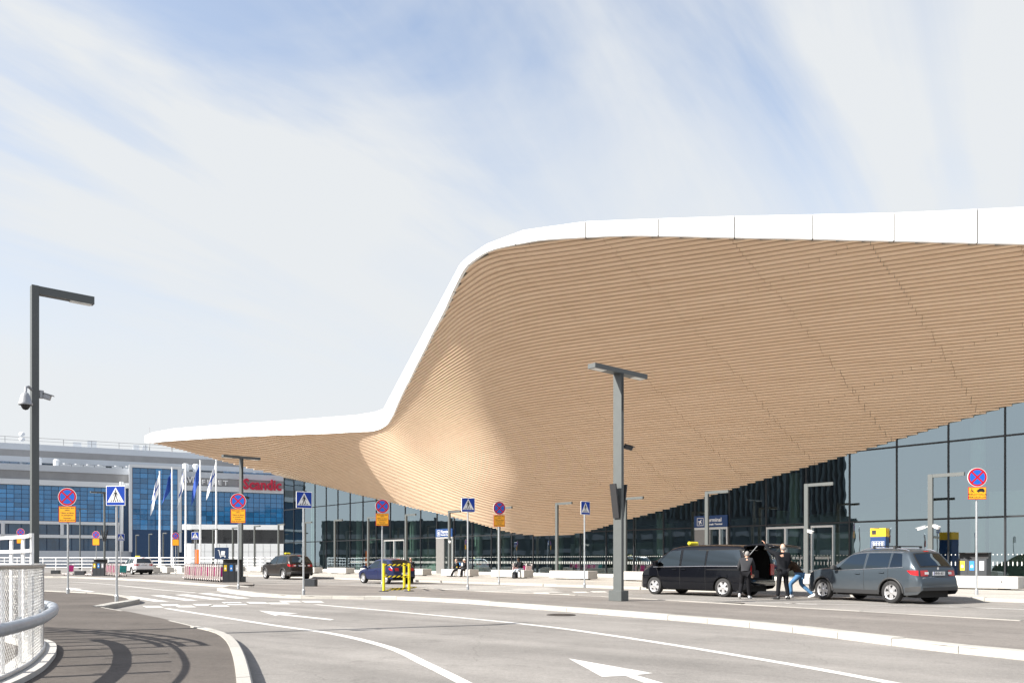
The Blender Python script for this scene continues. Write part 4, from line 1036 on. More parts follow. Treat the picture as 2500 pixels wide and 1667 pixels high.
# ------------------------------------------------------------------ waste stations
M_SLATE = mat('slate_steel', (.028, .032, .038), .5, var=.08); M_LY = mat('label_yellow', (.75, .52, .02), .5); M_LB = mat('label_blue', (.02, .2, .6), .5); M_LG = mat('label_grey', (.42, .43, .45), .5)
def bins(p, rz, w, h, label):
    e = empty('waste_station', p, rz, label, 'waste bin')
    m = MB(); m.box(-w/2, w/2, -.25, .3, 0, h*.84, bev=.01); m.build('body', M_SLATE, e)
    m = MB(); m.box(-w/2, w/2, -.05, .3, h*.84+.002, h); m.box(-w/2-.02, w/2+.02, -.27, .32, h, h+.03); m.build('hood', M_BLACK, e)
    for k, lm in enumerate((M_LY, M_LB, M_LG)):
        x = -w/2+w*(k+.5)/3; m = MB(); m.box(x-w*.08, x+w*.08, -.256, -.251, h*.50, h*.77); m.build('label_plate', lm, e)
        m = MB(); poly2(m, [(x-w*.045, h*.58), (x+w*.045, h*.58), (x+w*.03, h*.66), (x-w*.03, h*.66)], -.2575); m.build('label_symbol', M_SWH, e)
        m = MB(); m.box(x-w*.155, x-w*.15, -.2565, -.2505, .05, h*.82); m.build('door_gap', M_BLACK, e)
    return e
bins(T(t_at(2378, 40.2), 40.2, .12), AF, 1.22, 1.55, 'black three part waste station with yellow, blue and grey labels by the terminal')
bins(G(566, 1420.5, .10), AF+R(60), .95, 1.28, 'dark three part waste station beside the long trolley row')
bins(Vector(((244-CX)*66/F, 66, .1)), AF+R(50), .95, 1.3, 'distant dark waste station between the trolleys')
bins(T(t_at(1128, 40.5), 40.5, .12), AF, 1.0, 1.35, 'black waste bins against the glass behind the seated pair')

# ------------------------------------------------------------------ yellow barrier
M_YEL = mat('safety_yellow', (.78, .60, .01), .45, var=.08); bar = empty('yellow_barrier', G(968, 1441, .10), 0, 'yellow post barrier with black and yellow striped rails, one side fallen', 'barrier')
Pq = [G(937, 1443, .10)-bar.location, G(999, 1442.5, .10)-bar.location, G(987, 1437, .10)-bar.location]
for p in Pq:
    m = MB(); m.cyl((p.x, p.y, .0), .055, 1.12, 14); m.build('post', M_YEL, bar)
    m = MB(); m.cyl((p.x, p.y, 0.002), .22, .03, 16, .18); m.build('foot_plate', M_BLACK, bar)
def striped(a, b, nm='striped_rail', w=.036):
    m = MB(); d = b-a; L_ = d.length; d.normalize(); n = max(4, int(L_/.09)); sd = Vector((-d.y, d.x, 0)).normalized(); up = d.cross(sd)
    for k in range(n):
        m.cur = k % 2; p, q = a+d*(L_*k/n), a+d*(L_*(k+1)/n); sh = d*.05
        m.add([p-sd*.015-up*w-sh, q-sd*.015-up*w-sh, q-sd*.015+up*w+sh, p-sd*.015+up*w+sh], [(0,1,2,3)]); m.add([p+sd*.015-up*w-sh, q+sd*.015-up*w-sh, q+sd*.015+up*w+sh, p+sd*.015+up*w+sh], [(3,2,1,0)])
    m.build(nm, [M_YEL, M_SBLK], bar)
for z in (1.06, .60): striped(Pq[0]+Vector((0,-.06,z)), Pq[1]+Vector((0,-.06,z))); striped(Pq[1]+Vector((0,0,z)), Pq[2]+Vector((0,0,z)))
striped(Vector((-.25, -.25, .09)), Vector((.75, .5, .12)), 'fallen_rail', .02); striped(Vector((-.2, -.05, .05)), Vector((.7, .9, .10)), 'fallen_rail', .02); striped(Vector((-.35, -.4, .04)), Vector((.3, -.1, .05)), 'fallen_rail', .02)
# ballast boxes
def ballast(p, rz, w, h, label):
    m = MB(); m.box(-w/2, w/2, -.2, .2, 0, h, bev=.02); m.box(-w*.06, w*.06, -.215, -.199, 0.0, .06); o = m.build('ballast_box', M_SLATE); o.location = p; o.rotation_euler = (0, 0, rz); tag(o, label, 'block')
ballast(G(758, 1430.5, .10), R(-6), .58, .35, 'dark grey ballast box behind the crossing sign by the taxi')
ballast(G(136, 1400, .10), R(5), .74, .34, 'dark ballast box left of the single pink trolley'); ballast(G(196, 1403, .10), R(0), .85, .36, 'dark ballast box right of the single pink trolley')
op = empty('orange_pillar', Vector(((481-CX)*94/F, 94, 0)), 0, 'orange information pillar by the white annexe', 'pillar')
m = MB(); m.box(-.2, .2, -.1, .1, 0, 2.6, bev=.02); m.build('body', mat('pillar_orange', (.80, .16, .01), .5), op); m = MB(); m.box(-.22, .22, -.12, .12, 0, .12); m.build('foot', M_DARK, op)
m = MB(); m.box(-.12, -.02, -.104, -.101, .4, 2.2); m.build('text_strip', mat('pillar_print', (.86, .3, .1), .5), op)

# ------------------------------------------------------------------ doors and signs on the glass front
def fbox(name, t0, t1, z0, z1, d0, d1, mm, parent):
    m = MB(); m.box(t0, t1, DFAC+d0, DFAC+d1, z0, z1, Mf); return m.build(name, mm, parent)
M_TSIGN = mat('terminal_sign_blue', (.008, .04, .14), .4); M_LIFT = mat('lift_steel', (.25, .245, .24), .4, .5, var=.05)  # plain mid grey steel for the lift panels
def door(t0, t1, z1, leaves, handle=True):
    f = fbox('door', t0, t1, z1-.12, z1, -.12, .12, M_ALU, None); tpart(f)
    n = leaves
    for k in range(n+1):
        t = t0+(t1-t0)*k/n; fbox('door_post', max(t0, t-.06), min(t1, t+.06), .12, z1-.121, -.115, .115, M_ALU, f)
    if handle:
        m = MB()
        for k in range(n): t = t0+(t1-t0)*(k+.82)/n; m.tube([T(t, DFAC-.13, 1.0), T(t, DFAC-.19, 1.0), T(t, DFAC-.19, 1.55), T(t, DFAC-.13, 1.55)], .02, 6)
        m.build('handle', M_ALU, f)
    m = MB()
    for k in range(9):
        t = t0+.3+k*(t1-t0-.6)/8
        for s in (0, .09): m.add([T(t+s, DFAC-.02, 1.42), T(t+s+.05, DFAC-.02, 1.42), T(t+s-.02, DFAC-.02, 1.50), T(t+s+.05, DFAC-.02, 1.58), T(t+s, DFAC-.02, 1.58), T(t+s-.07, DFAC-.02, 1.50)], [(0,1,2,5),(5,2,3,4)])
    m.build('chevron_film', M_DOT, f)
door(tm[25]+.05, tm[26]-.05, 3.42, 2); door(tm[26]+.35, tm[26]+1.75, 3.42, 1)
door(tm[9]-1.1, tm[10]-.05, 3.45, 2, False); 
def term_sign(i, lab):
    t0, t1 = tm[i]+.05, tm[i+1]-.05
    b = fbox('terminal_sign', t0, t1, 3.56, 4.32, -.20, -.10, M_TSIGN, None); tpart(b)
    c = T((t0+t1)/2, DFAC-.205)
    Mt = Matrix.Translation((c.x, c.y, 0)) @ Matrix.Rotation(AF, 4, 'Z')
    for tx, sz, x, z in (('Terminal', .36, -.42, 4.02), ('Terminaali / Terminal', .155, -.42, 3.74)):
        me = text_mesh(tx, sz, 'LEFT', 0, .006); me.transform(Mt @ Matrix.Translation((x, 0, z)) @ UPR); link('sign_text', me, M_SWH, b)
    m = MB(); w = .26; cx_, cz = -.8, 3.93
    for q in [(-w,-w,w,-w+.03), (-w,w-.03,w,w), (-w,-w,-w+.03,w), (w-.03,-w,w,w)]: m.box(cx_+q[0], cx_+q[2], -.006, -.002, cz+q[1], cz+q[3], Mt)
    pl = [(0,.19),(.03,.14),(.03,.05),(.17,-.05),(.17,-.09),(.03,-.04),(.025,-.12),(.06,-.16),(.06,-.18),(0,-.165),(-.06,-.18),(-.06,-.16),(-.025,-.12),(-.03,-.04),(-.17,-.09),(-.17,-.05),(-.03,.05),(-.03,.14)]
    ca, sa = math.cos(R(-30)), math.sin(R(-30))
    m.add([(cx_+x*ca-z*sa, -.004, cz+x*sa+z*ca) for x, z in pl], [tuple(range(len(pl)))], Mt); m.build('plane_symbol', M_SWH, b)
    fbox('lift_panel', t0, t0+1.25, .12, 3.50, -.16, -.02, M_LIFT, b); fbox('door_post', t0, t1, 3.40, 3.54, -.18, -.02, M_ALU, b)
    fbox('door_post', t1-.1, t1, .12, 3.39, -.17, -.02, M_ALU, b); fbox('door_post', t0+1.95, t0+2.05, .12, 3.39, -.17, -.02, M_ALU, b)
term_sign(23, 0); term_sign(12, 0)
# totem
tt = empty('totem_sign', T(t_at(2148, 41.5), 41.5, .12), R(-38), 'square totem with yellow top and dark blue base before the glass', 'sign')
m = MB(); m.box(-.36, .36, -.36, .36, 0, 2.42); m.build('blue_base', M_TSIGN, tt); m = MB(); m.box(-.365, .365, -.365, .365, 2.423, 2.85); m.build('yellow_top', mat('totem_yellow', (.80, .47, .01), .45), tt)
m = MB(); m.box(-.29, -.09, -.372, -.366, 2.53, 2.75); m.build('black_symbol', M_SBLK, tt)
M_PRINT = mat('faint_print', (.42, .25, .01), .5)
m = MB()
for k, w in enumerate((.36, .16, .34, .30)): poly2(m, [(-.05, 2.70-k*.05), (-.05+w, 2.70-k*.05), (-.05+w, 2.725-k*.05), (-.05, 2.725-k*.05)], -.3665)
m.build('print_lines', M_PRINT, tt)
m = MB()
for q in ((-.29, 1.86, .29, 1.872), (-.29, 2.178, .29, 2.19), (-.29, 1.872, -.278, 2.178), (.278, 1.872, .29, 2.178)): poly2(m, [(q[0], q[1]), (q[2], q[1]), (q[2], q[3]), (q[0], q[3])], -.3665)
m.build('pictogram_frame', M_SWH, tt)
m = MB()
for x in (-.2, -.07, .07, .2): disc(m, x, 2.1, .045, -.366, 10); poly2(m, [(x-.04, 1.92), (x+.04, 1.92), (x+.03, 2.05), (x-.03, 2.05)], -.3665)
m.build('pictogram', M_SWH, tt)
# gully and manhole covers
M_IRON = mat('cast_iron', (.045, .040, .036), .6, .4, var=.3, vscale=30)
def cover(px, py, z, r, lab):
    e = empty('manhole_cover', G(px, py, z+.003), 0, lab, 'manhole')
    m = MB(); m.cyl((0, 0, 0), r, .008, 24); m.build('lid', M_IRON, e)
    m = MB(); m.lathe([(r, .012), (r+.05, .012), (r+.06, 0)], 24); m.build('frame_ring', M_IRON, e)
cover(1788, 1472, 0, .32, 'round iron manhole cover in the lane beside the black van'); cover(1370, 1500.5, 0, .3, 'round iron manhole cover at the island kerb of the main lane')
# ------------------------------------------------------------------ vehicles
M_TYRE = mat('tyre_rubber', (.016, .016, .017), .8, bump=.3, bscale=60); M_RIMM = mat('alloy_rim', (.62, .62, .63), .32, .75); M_UNDER = mat('underbody_black', (.01, .01, .01), .8)
M_TRIM = mat('black_trim', (.03, .031, .033), .55); M_CHR = mat('chrome_trim', (.7, .7, .72), .15, .95); M_TAIL = mat('tail_lamp_red', (.42, .008, .012), .15, spec=.8)
M_TAILW = mat('lamp_clear', (.65, .62, .62), .12, spec=.8); M_TAXI = mat('taxi_yellow', (.85, .72, .04), .4)
def car_glass(name, tint, refl=.07):
    return glass_mat(name, tint, refl)
M_CGL = car_glass('car_window', (.22, .25, .25), .10); M_CGD = car_glass('tinted_window', (.03, .032, .035), .08)
def paint_mat(name, col, metal=.35, rough=.28, dirt=.0):
    m = mat(name, col, rough, metal, coat=.22, spec=.22)
    if dirt:
        nt = m.node_tree; N = nt.nodes; L = nt.links; p = N['Principled BSDF']; tc = N.new('ShaderNodeTexCoord'); sp = N.new('ShaderNodeSeparateXYZ'); L.new(tc.outputs['Object'], sp.inputs[0])
        nz = N.new('ShaderNodeTexNoise'); nz.inputs['Scale'].default_value = 3; nz.inputs['Detail'].default_value = 6; L.new(tc.outputs['Object'], nz.inputs['Vector'])
        ml = N.new('ShaderNodeMath'); ml.operation = 'MULTIPLY_ADD'; ml.inputs[1].default_value = .5; L.new(nz.outputs[0], ml.inputs[0]); L.new(sp.outputs[2], ml.inputs[2])
        mr = N.new('ShaderNodeMapRange'); mr.inputs[1].default_value = .45; mr.inputs[2].default_value = 1.0; mr.inputs[3].default_value = dirt; mr.inputs[4].default_value = .04; L.new(ml.outputs[0], mr.inputs[0])
        mx = N.new('ShaderNodeMix'); mx.data_type = 'RGBA'; mx.inputs[6].default_value = (*col, 1); mx.inputs[7].default_value = (.26, .22, .18, 1); L.new(mr.outputs[0], mx.inputs[0]); L.new(mx.outputs[2], p.inputs['Base Color'])
        ad = N.new('ShaderNodeMath'); ad.operation = 'ADD'; ad.inputs[1].default_value = rough; L.new(mr.outputs[0], ad.inputs[0]); L.new(ad.outputs[0], p.inputs['Roughness'])
    return m

class Car:
    def __init__(s, L, top, belt, w, zmid, roofw, wheels, R_w, arch, sill=.27, rear_n=1.0):
        s.L = L; s.top = np.array(top, float); s.belt = np.array(belt, float); s.w = np.array(w, float)
        s.zmid = zmid; s.roofw = roofw; s.wheels = wheels; s.R = R_w; s.arch = arch; s.sill = sill
    def zt(s, x): return np.interp(x, s.top[:, 0], s.top[:, 1])
    def zb(s, x): return np.interp(x, s.belt[:, 0], s.belt[:, 1])
    def zl(s, x):
        z = np.interp(x, [0, .12, .4, s.L-.5, s.L-.12, s.L], [.42, .30, s.sill, s.sill, .26, .36])
        for xw in s.wheels:
            d = abs(x-xw)
            if d < s.arch: z = max(z, s.R-.02+math.sqrt(s.arch**2-d*d))
        return z
    def W(s, x, z):
        w = np.interp(x, s.w[:, 0], s.w[:, 1]); zb = s.zb(x); zr = max(s.top[:, 1])
        f = np.interp(z, [s.sill, s.sill+.12, s.zmid, zb], [.945, .985, 1.0, .965])
        if z > zb: k = (z-zb)/max(.05, zr-zb); f = .965-(.965-s.roofw)*(k**1.15)
        y = w*f
        # round over at the silhouette
        P = s.top; a = P[:-1]; b = P[1:]; q = np.array([x, z]); ab = b-a
        t = np.clip(((q-a)*ab).sum(1)/np.maximum(1e-9, (ab**2).sum(1)), 0, 1); dist = np.sqrt((((a+ab*t[:, None])-q)**2).sum(1)).min()
        r = .085
        if dist < r: y -= r*(1-math.sqrt(max(0, 1-(1-dist/r)**2)))
        return y
    def side(s, x, z, sg, off=.0): return Vector((x, sg*(s.W(x, z)+off), z))
    def crown(s, x, yn):
        return (1-yn*yn)
    def topp(s, x, yn, off=0.0, edge=None):
        """point on the upper skin at station x, yn in -1..1"""
        e = 1e-3; dz = (s.zt(x+e)-s.zt(x-e))/(2*e); n = Vector((-dz, 0, 1)).normalized()
        yw = s.W(x, s.zt(x)) if edge is None else edge
        c = .045*(1-yn*yn); p = Vector((x, yw*yn, s.zt(x)))+n*(c+off); return p
    def x_rear(s, z):
        r = s.top[s.top[:, 0] < s.L*.35]; o = np.argsort(r[:, 1], kind='stable'); return float(np.interp(z, r[o, 1], r[o, 0]))
    def body(s, material, parent, open_rear=None):
        xs = set(np.round(np.linspace(0, s.L, 60), 4)) | set(np.round(s.top[:, 0], 4))
        for xw in s.wheels:
            for a in np.linspace(0, math.pi, 15): xs.add(round(xw+s.arch*.999*math.cos(a), 4))
        for a, b in zip(s.top, s.top[1:]):
            if abs(b[1]-a[1]) > .1:
                n = int(abs(b[1]-a[1])/.06)+1
                for k in range(1, n): xs.add(round(a[0]+(b[0]-a[0])*k/n, 4))
        xs = sorted(x for x in xs if 0 <= x <= s.L); J = 16; K = 10
        m = MB(); m.smooth = True
        vs = []; fs = []; ncol = 2*(J+1)+(K-1)
        for x in xs:
            z0, z1 = s.zl(x), s.zt(x); z0 = min(z0, z1-.02)
            col = []
            vv = [1-(1-v)**1.35 for v in np.linspace(0, 1, J+1)]
            for v in vv: col.append(s.side(x, z0+(z1-z0)*v, 1))
            for k in range(1, K): col.append(s.topp(x, 1-2*k/K))
            for v in reversed(vv): col.append(s.side(x, z0+(z1-z0)*v, -1))
            vs += col
        for i in range(len(xs)-1):
            for k in range(ncol-1):
                if open_rear and J+1 <= k < J+K-1:
                    zc = (vs[i*ncol+k].z+vs[(i+1)*ncol+k].z)/2
                    if xs[i] < s.L*.2 and open_rear[0] < zc < open_rear[1]: continue
                fs.append((i*ncol+k, i*ncol+k+1, (i+1)*ncol+k+1, (i+1)*ncol+k))
        fs.append(tuple(range(ncol))); n0 = (len(xs)-1)*ncol; fs.append(tuple(reversed(range(n0, n0+ncol))))
        m.add(vs, fs); o = m.build('body', material, parent); fixn(o); return o
    def patch_side(s, name, quad, mm, parent, sg=1, off=.006, nx=10, nz=6, top_clip=None):
        (a, b, c, d) = quad                       # bl, br, tr, tl as (x,z)
        vs = []; fs = []
        for j in range(nz+1):
            v = j/nz
            for i in range(nx+1):
                u = i/nx; x = (a[0]*(1-u)+b[0]*u)*(1-v)+(d[0]*(1-u)+c[0]*u)*v; z = (a[1]*(1-u)+b[1]*u)*(1-v)+(d[1]*(1-u)+c[1]*u)*v
                if top_clip is not None: z = min(z, s.zt(x)-top_clip)
                vs.append(s.side(x, z, sg, off))
        for j in range(nz):
            for i in range(nx): q = j*(nx+1)+i; fs.append((q, q+1, q+nx+2, q+nx+1))
        m = MB(); m.smooth = True; m.add(vs, fs); o = m.build(name, mm, parent); fixn(o); return o
    def patch_top(s, name, x0, x1, y0, y1, mm, parent, off=.006, nx=10, ny=10, taper=1.0):
        vs = []; fs = []
        for i in range(nx+1):
            u = i/nx; x = x0+(x1-x0)*u; k = 1+(taper-1)*u
            for j in range(ny+1): vs.append(s.topp(x, (y0+(y1-y0)*j/ny)*k, off))
        for i in range(nx):
            for j in range(ny): q = i*(ny+1)+j; fs.append((q, q+1, q+ny+2, q+ny+1))
        m = MB(); m.smooth = True; m.add(vs, fs); o = m.build(name, mm, parent); fixn(o); return o
    def patch_rear(s, name, z0, z1, y0, y1, mm, parent, off=.008, nz=6, ny=8):
        vs = []; fs = []
        for i in range(nz+1):
            z = z0+(z1-z0)*i/nz; x = s.x_rear(z)
            for j in range(ny+1): vs.append(s.topp(max(x, .002), y0+(y1-y0)*j/ny, off))
        for i in range(nz):
            for j in range(ny): q = i*(ny+1)+j; fs.append((q, q+1, q+ny+2, q+ny+1))
        m = MB(); m.smooth = True; m.add(vs, fs); o = m.build(name, mm, parent); fixn(o); return o
    def seam(s, pts, parent, sg=1, mm=None, r=.006, name='door_seam', off=.0):
        P = []
        for (a, b) in zip(pts, pts[1:]):
            for k in range(6): P.append((a[0]+(b[0]-a[0])*k/6, a[1]+(b[1]-a[1])*k/6))
        P.append(pts[-1]); m = MB(); m.tube([s.side(x, z, sg, off) for x, z in P], r, 5); return m.build(name, mm or M_UNDER, parent)
    def wheelset(s, parent, track, wid=.22, rim=.66):
        for xw in s.wheels:
            for sg in (1, -1):
                w = bpy.data.objects.new('wheel', None)
                m = MB(); Rw = s.R
                q = Matrix.Translation((xw, sg*track, Rw)) @ Matrix.Rotation(R(-90*sg), 4, 'X')
                m.lathe([(Rw*rim, -wid/2), (Rw*.93, -wid/2), (Rw, -wid*.33), (Rw, wid*.33), (Rw*.93, wid/2), (Rw*rim, wid*.42)], 30, q); ty = m.build('wheel', M_TYRE, parent)
                m = MB(); m.lathe([(Rw*rim*1.0, wid*.42), (Rw*rim*.93, wid*.40), (Rw*rim*.90, wid*.2)], 30, q)
                for k in range(5):
                    a = Matrix.Rotation(2*math.pi*k/5+.3, 4, 'Z'); rr = Rw*rim*.94
                    m.add([(.015, -.035, wid*.40), (rr, -.06, wid*.36), (rr, .06, wid*.36), (.015, .035, wid*.40), (.02, -.05, wid*.25), (rr, -.075, wid*.22), (rr, .075, wid*.22), (.02, .05, wid*.25)], [(0,1,2,3), (0,4,5,1), (3,2,6,7)], q @ a)
                m.lathe([(0, wid*.43), (.05, wid*.42), (.06, wid*.36)], 16, q); m.build('rim', M_RIMM, ty)
                m = MB(); m.lathe([(0, wid*.12), (Rw*rim, wid*.12)], 24, q); m.build('brake', M_UNDER, ty)
                bpy.data.objects.remove(w)
    def under(s, parent, hw):
        m = MB(); m.box(.25, s.L-.3, -hw*.72, hw*.72, .2, s.R+.35)
        for xw in s.wheels: m.box(xw-s.arch-.02, xw+s.arch+.02, -hw*.86, hw*.86, s.R+.12, s.R+s.arch+.02)
        m.box(.1, s.L-.2, -hw*.84, hw*.84, s.R+.05, .62); m.build('underbody', M_UNDER, parent)
    def interior(s, parent, x0, x1, z0, hw):
        m = MB(); m.box(x0, x1, -hw, hw, z0-.25, z0-.02)
        for x in (x0+.5, x0+1.35):
            for y in (-.38, .38): m.box(x, x+.14, y-.22, y+.22, z0-.1, z0+.22, None, .03); m.box(x+.02, x+.12, y-.11, y+.11, z0+.24, z0+.42, None, .03)
        m.build('seats', M_UNDER, parent)
def cplace(e, t, D, z=0.0): e.location = T(t, D, z); e.rotation_euler = (0, 0, AF+math.pi)

def suv(label, material, t, D, style, L=4.70, hgt=1.67, wid=.94, wb=(1.02, 3.81), Rw=.355, taxi=False, rails=True, plate='HNN-831'):
    e = empty('car', (0,0,0), 0, label, 'car'); cplace(e, t, D); k = hgt/1.67; lx = L/4.70
    top = [(0,.60),(.02,.70),(.05,.78),(.09,.84),(.10,.95),(.12,1.06),(.16,1.13),(.30,1.31),(.45,1.49),(.50,1.56),(.56,1.60),(.9,1.645),(1.4,1.668),(2.0,1.67),(2.45,1.645),(2.72,1.59),(3.10,1.36),(3.46,1.125),(3.60,1.10),(4.1,1.05),(4.42,.985),(4.58,.89),(4.66,.74),(4.70,.52)]
    belt = [(0,1.05),(.6,1.12),(1.2,1.08),(2.4,1.02),(3.4,.99),(4.7,.85)]
    if style == 'hatch':
        top = [(0,.55),(.02,.66),(.05,.80),(.10,.90),(.18,.96),(.40,1.12),(.68,1.33),(.74,1.36),(1.1,1.41),(1.7,1.44),(2.2,1.42),(2.5,1.36),(2.95,1.12),(3.35,.93),(3.5,.90),(3.95,.83),(4.3,.74),(4.55,.64),(4.66,.52),(4.70,.42)]
        belt = [(0,.90),(.6,.97),(1.2,.94),(2.4,.88),(3.3,.85),(4.7,.72)]; k = 1.0
    top = [(x*lx, z*k if z > .62 else z) for x, z in top]; belt = [(x*lx, z*k) for x, z in belt]
    w = [(0, wid*.86), (.10, wid*.92), (.35, wid*.985), (.9, wid), (3.4*lx, wid), (4.1*lx, wid*.975), (4.45*lx, wid*.90), (L, wid*.72)]
    c = Car(L, top, belt, w, .72, .70, wb, Rw, Rw+.065)
    b = c.body(material, e); c.under(e, wid); c.wheelset(e, wid-.115)
    zr = max(z for _, z in top)
    dark = M_CGL
    wx = [(.62*lx, 1.08*lx), (1.14*lx, 2.02*lx), (2.10*lx, 3.22*lx)]
    if style == 'hatch': wx = [(.72*lx, 1.75*lx), (1.84*lx, 3.05*lx)]
    for sg in (1, -1):
        for j, (x0, x1) in enumerate(wx):
            zb0, zb1 = c.zb(x0)+.03, c.zb(x1)+.03; zt = zr-.10
            tl, tr = x0+(.02 if j else .14), x1-(.0 if j < len(wx)-1 else .55*lx)
            if style == 'hatch' and j == 0: tl = x0+.28
            wdw = c.patch_side('side_window', [(x0, zb0), (x1, zb1), (tr, zt), (tl, zt)], M_CGL if (j or style != 'suv') else M_CGD, e, sg, .005, 10, 6, .085)
        c.seam([(wx[0][0]-.05, c.zb(wx[0][0])+.012), (wx[-1][1]+.02, c.zb(wx[-1][1])+.012)], e, sg, M_CHR if style == 'suv' else M_TRIM, .011, 'window_trim', .004)
        if style == 'suv' and rails: c.seam([(wx[0][0]+.1, zr-.085), (wx[1][0], zr-.075), (wx[2][0], zr-.07), (2.62*lx, zr-.12)], e, sg, M_CHR, .009, 'window_trim', .004)
        xd = (wx[0][1]+.03, wx[1][1]+.04) if style == 'suv' else (wx[0][1]+.045,)
        for x in xd: c.seam([(x-.02, .36), (x, .7), (x+.02, c.zb(x)), (x, zr-.12)], e, sg, None, .005)
        c.seam([(3.35*lx, .40), (3.38*lx, .75), (3.36*lx, c.zb(3.3*lx))], e, sg, None, .005)
        for x in xd:
            m = MB(); p = c.side(x+.16, c.zb(x)-.13, sg, .02); m.tube([p, p+Vector((.09, sg*.012, .004)), p+Vector((.19, 0, .008))], .016, 8); m.build('door_handle', material, e)
        if style == 'suv':
            for xw in wb:      # arch lips
                m = MB(); ang_ = [math.pi*(k_/14) for k_ in range(15)]
                m.tube([Vector((xw+(c.arch+.03)*math.cos(a), sg*(c.W(xw+(c.arch+.03)*math.cos(a), c.R+(c.arch+.03)*math.sin(a))+.004), c.R-.02+(c.arch+.03)*math.sin(a))) for a in ang_], .035, 6); m.build('arch_trim', M_TRIM, e)
            c.patch_side('sill_trim', [(wb[0]+.46, .27), (wb[1]-.46, .27), (wb[1]-.46, .40), (wb[0]+.46, .40)], M_TRIM, e, sg, .006, 8, 2)
        # mirror
        p = c.side(3.18*lx, c.zb(3.18*lx)+.04, sg, 0); m = MB(); q = Matrix.Translation(p+Vector((.02, sg*.13, .07))) @ Matrix.Rotation(R(8*sg), 4, 'Z'); m.box(-.05, .09, -.10, .10, -.075, .075, q, .03); m.tube([p, p+Vector((.02, sg*.08, .03))], .025, 6); m.build('mirror', M_TRIM if style == 'suv' else material, e)
    # screens
    xw0 = next(x for x, z in top if x > 2.3*lx and z < zr-.04)
    xs_ = 2.80*lx if style == 'suv' else 2.55*lx; xe = 3.45*lx if style == 'suv' else 3.28*lx
    c.patch_top('windscreen', xs_, xe, -.90, .90, M_CGL, e, .006)
    zr0, zr1 = (1.15*k, 1.52*k) if style == 'suv' else (1.0, 1.31)
    c.patch_rear('rear_window', zr0, zr1, -.86, .86, M_CGD, e, .007, 8, 10)
    c.patch_rear('rear_window_surround', zr0-.04*k, zr1+.035, -.93, .93, M_UNDER, e, .003, 8, 10)
    # rear lamps
    zl0, zl1 = (.86*k, 1.03*k) if style == 'suv' else (.74, .90)
    for sg in (1, -1):
        c.patch_rear('tail_lamp', zl0, zl1, sg*.60, sg*.985, M_TAIL, e, .012, 4, 6)
        c.patch_side('tail_lamp', [(.10, zl0+.01), (.30, zl0+.05), (.44, zl1), (.12, zl1)], M_TAIL, e, sg, .010, 6, 4)
        if style == 'suv': c.patch_rear('lamp_clear', zl0+.05, zl1-.05, sg*.56, sg*.78, M_TAILW, e, .016, 2, 4); c.patch_rear('reflector', .50, .535, sg*.62, sg*.93, M_TAIL, e, .012, 2, 4)
        m = MB(); p = c.topp(L-.22, sg*.74, 0.0); q = Matrix.Translation(p) ; m.box(-.18, .12, -.14, .14, -.10, .0, q, .03); m.build('head_lamp', M_TAILW, e)
    c.patch_rear('brake_lamp', zr1+.045, zr1+.07, -.18, .18, M_TAIL, e, .012, 2, 4)
    if style == 'suv':
        m = MB(); x = -.012
        c.patch_side('bumper_trim', [(.02, .40), (.5, .36), (.5, .50), (.02, .56)], M_TRIM, e, 1, .004, 6, 3); c.patch_side('bumper_trim', [(.02, .40), (.5, .36), (.5, .50), (.02, .56)], M_TRIM, e, -1, .004, 6, 3)
        m.box(-.008, .06, -wid*.80, wid*.80, .42, .52); m.build('bumper_trim', M_TRIM, e)
    zp = .94*k if style == 'suv' else .60; xp = c.x_rear(zp)-.055
    m = MB(); m.box(xp-.012, xp, -.26, .26, zp-.057, zp+.057); pl = m.build('number_plate', M_SWH, e)
    m = MB(); m.box(xp-.014, xp-.0121, .215, .255, zp-.055, zp+.055); m.build('plate_band', M_SBLUE, pl)
    me = text_mesh(plate, .105, 'CENTER', 0, .002); me.transform(Matrix.Translation((xp-.0145, -.02, zp)) @ Matrix.Rotation(R(-90), 4, 'Z') @ UPR); link('plate_text', me, M_SBLK, pl)
    if style == 'suv':
        m = MB(); xb = c.x_rear(1.08*k)-.058; disc_pts = [(xb, .045*math.cos(a), 1.09*k+.045*math.sin(a)) for a in np.linspace(0, 2*math.pi, 18)[:-1]]; m.add(disc_pts, [tuple(range(17))]); m.build('badge', M_CHR, e)
    if rails and style == 'suv':
        for sg in (1, -1):
            P = [c.topp(x, sg*.93, .012+hh) for x, hh in ((.62*lx,0),(.75*lx,.03),(1.1*lx,.045),(1.7*lx,.045),(2.25*lx,.04),(2.5*lx,.0))]
            m = MB(); m.tube(P, .017, 8); m.build('roof_rail', M_CHR, e)
    c.interior(e, .9*lx, 3.0*lx, c.zb(2*lx)*.86, wid*.8)
    if taxi:
        m = MB(); m.box(-.07, .07, -.22, .22, 0, .13, Matrix.Translation((2.2*lx, 0, zr+.045)), .04); m.build('taxi_lamp', M_TAXI, e)
    return e, c
P_GREY = paint_mat('metallic_blue_grey', (.048, .066, .084), .45, .3, .2); P_BLACK = paint_mat('black_car_paint', (.0035, .004, .006), .0, .12, .0); P_BROWN = paint_mat('dark_brown_paint', (.014, .013, .013), .3, .28, .10)
P_BLUE = paint_mat('dark_blue_paint', (.008, .018, .075), .35, .24, .06); P_WHITE = paint_mat('white_car_paint', (.72, .72, .72), 0, .3, .05)
e, c = suv('blue grey estate SUV with roof bars parked behind the black van', P_GREY, -10.42, 26.68, 'suv')
e.location = (13.07, 25.01, 0); e.rotation_euler = (0, 0, R(114.6))
